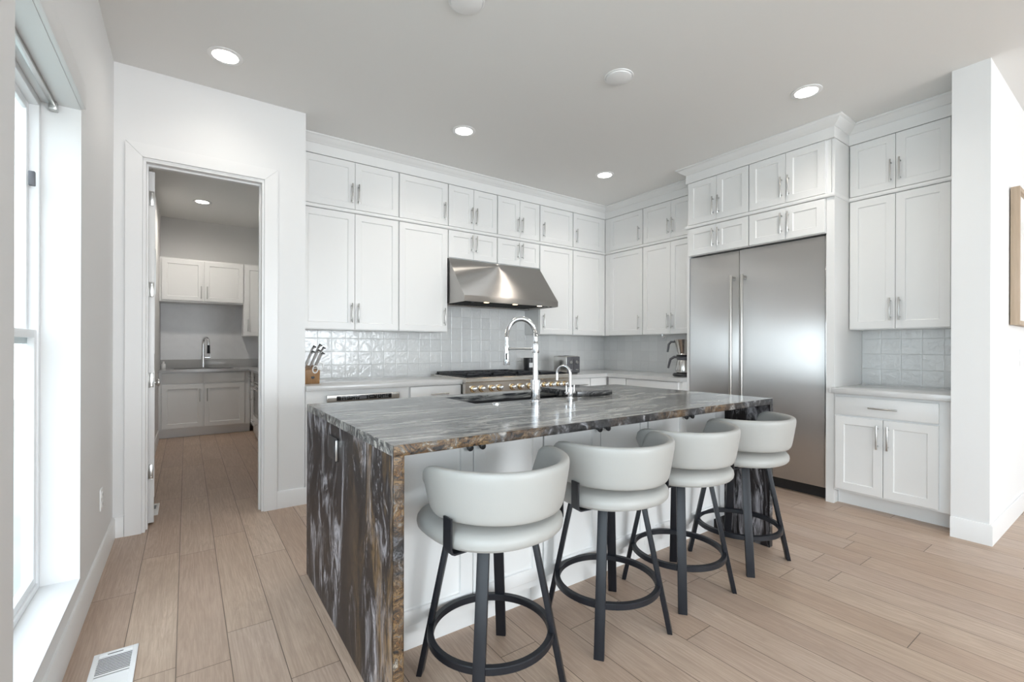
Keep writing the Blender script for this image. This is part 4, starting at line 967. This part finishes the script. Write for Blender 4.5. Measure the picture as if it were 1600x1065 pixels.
b = MB(); fbox(b, Fx, 6.70, 7.16, 0.765, 0.85, 0.0038, 0.006); b.build('display', 'black_glass', cp)
b = MB(); fbox(b, Fx, 6.612, 7.250, 0.30, 0.732, -0.0195, 0.004, 0.003); od = b.build('oven_door', 'appliance_steel', t)
b = MB(); fbox(b, Fx, 6.66, 7.20, 0.34, 0.64, 0.0038, 0.006); b.build('oven_window', 'black_glass', od)
b = MB(); b.cyl(Fx(6.66, 0.69, 0.045), Fx(7.20, 0.69, 0.045), 0.010)
for k in (6.70, 7.16): b.cyl(Fx(k, 0.69, 0.003), Fx(k, 0.69, 0.045), 0.008)
b.build('handle', 'chrome', od)
b = MB(); b.cyl(Fx(7.18, 0.655, 0.0055), Fx(7.18, 0.655, 0.009), 0.012, n=14); b.build('indicator', 'red_mark', od)
b = MB(); fbox(b, Fx, 6.612, 7.250, 0.06, 0.292, -0.0195, 0.002, 0.003); wd = b.build('warming_drawer', 'plastic_white', t)
b = MB(); b.cyl(Fx(6.72, 0.22, 0.035), Fx(7.14, 0.22, 0.035), 0.007)
for k in (6.76, 7.10): b.cyl(Fx(k, 0.22, 0.001), Fx(k, 0.22, 0.035), 0.006)
b.build('handle', 'chrome', wd)
b = MB(); b.prism([(PX0, 7.622), (0.728, 7.622), (0.728, 4.75), (1.345, 4.75), (1.345, 8.195), (PX0, 8.195)], 0.885, 0.915, 'z')
tag(b.build('pantry_worktop', 'quartz_grey', smooth=False), 'grey quartz pantry worktop running around the corner', 'worktop')
b = MB(); b.box(PX0 + 0.002, 8.178, 0.9155, 1.345, 8.199, 1.040, 0.001)
tag(b.build('pantry_upstand', 'quartz_grey'), 'low grey quartz upstand behind the pantry tap', 'upstand')
b = MB(); b.box(PX0 + 0.002, 8.188, 1.0405, 1.345, 8.199, 1.8445)
tag(b.build('pantry_backsplash', 'slab_grey', smooth=False), 'pale grey stone slab on the pantry wall behind the tap', 'backsplash')
b = MB(); b.box(-0.17, 7.72, 0.9155, 0.57, 8.02, 0.919, 0.001)
t = thing('pantry_sink', 'shallow steel sink set in the pantry worktop below its tap', 'sink', (0.2, 7.85, 0.9155)); b.build('sink_rim', 'sink_steel', t)
b = MB(); b.box(-0.14, 7.745, 0.9188, 0.54, 7.985, 0.9196); b.build('bowl', 'sink_black', t)
YQ = 7.87; dq = 8.196 - YQ
cabinet('white two-door pantry wall cabinet above the pantry tap', 'cabinet', '-Y', YQ, PX0, 0.688, 1.845, 2.452, dq, [('door', -0.280, 0.193, 1.868, 2.432, ('v', 0.168, 1.99)), ('door', 0.205, 0.686, 1.868, 2.432, ('v', 0.240, 1.99))], name='pantry_cabinet')
cabinet('white taller pantry wall cabinet partly hidden by the door casing', 'cabinet', '-Y', YQ, 0.690, 1.34, 1.385, 2.452, dq, [('door', 0.705, 1.33, 1.392, 2.425, ('v', 0.745, 1.545))], name='pantry_cabinet')
bx, by, zz = 0.200, 7.955 + 0.10, 0.9155
by = 8.06
t = thing('pantry_tap', 'dark chrome gooseneck tap on the pantry worktop', 'tap', (bx, by, zz))
b = MB(); b.cyl((bx, by, zz), (bx, by, zz + 0.006), 0.030); b.cyl((bx, by, zz + 0.005), (bx, by, zz + 0.18), 0.023, n=20); b.build('base', 'chrome', t)
uu = Vector((0.35, -0.94, 0)).normalized(); RA = 0.085; c = Vector((bx, by, zz + 0.36)) + uu * RA
b = MB(); b.tube([(bx, by, zz + 0.17), (bx, by, zz + 0.28)] + arc(c, uu, RA, math.pi, 0, 22) + [Vector((bx, by, zz + 0.33)) + uu * 2 * RA], 0.0155, 14); b.build('neck', 'chrome', t)
hp = Vector((bx, by, 0)) + uu * 2 * RA
b = MB(); b.cyl((hp.x, hp.y, zz + 0.335), (hp.x, hp.y, zz + 0.215), 0.016, 0.019, n=18); b.build('spray_head', 'black_metal', t)
b = MB(); b.cyl((bx, by, zz + 0.155), (bx + 0.085, by, zz + 0.155), 0.013, n=14); b.cyl((bx + 0.08, by, zz + 0.150), (bx + 0.083, by, zz + 0.235), 0.007, n=12); b.build('lever', 'chrome', t)
t = thing('soap_bottle', 'small pale bottle at the left end of the pantry worktop', 'bottle', (-0.275, 8.10, 0.9155))
b = MB(); b.lathe([(0.022, 0.0), (0.024, 0.004), (0.024, 0.06), (0.018, 0.072), (0.010, 0.076)], (-0.262, 8.10, 0.9155)); b.build('bottle', 'plastic_white', t)
b = MB(); b.lathe([(0.011, 0.075), (0.012, 0.098), (0.009, 0.102)], (-0.262, 8.10, 0.9155)); b.build('cap', 'plastic_white', t)
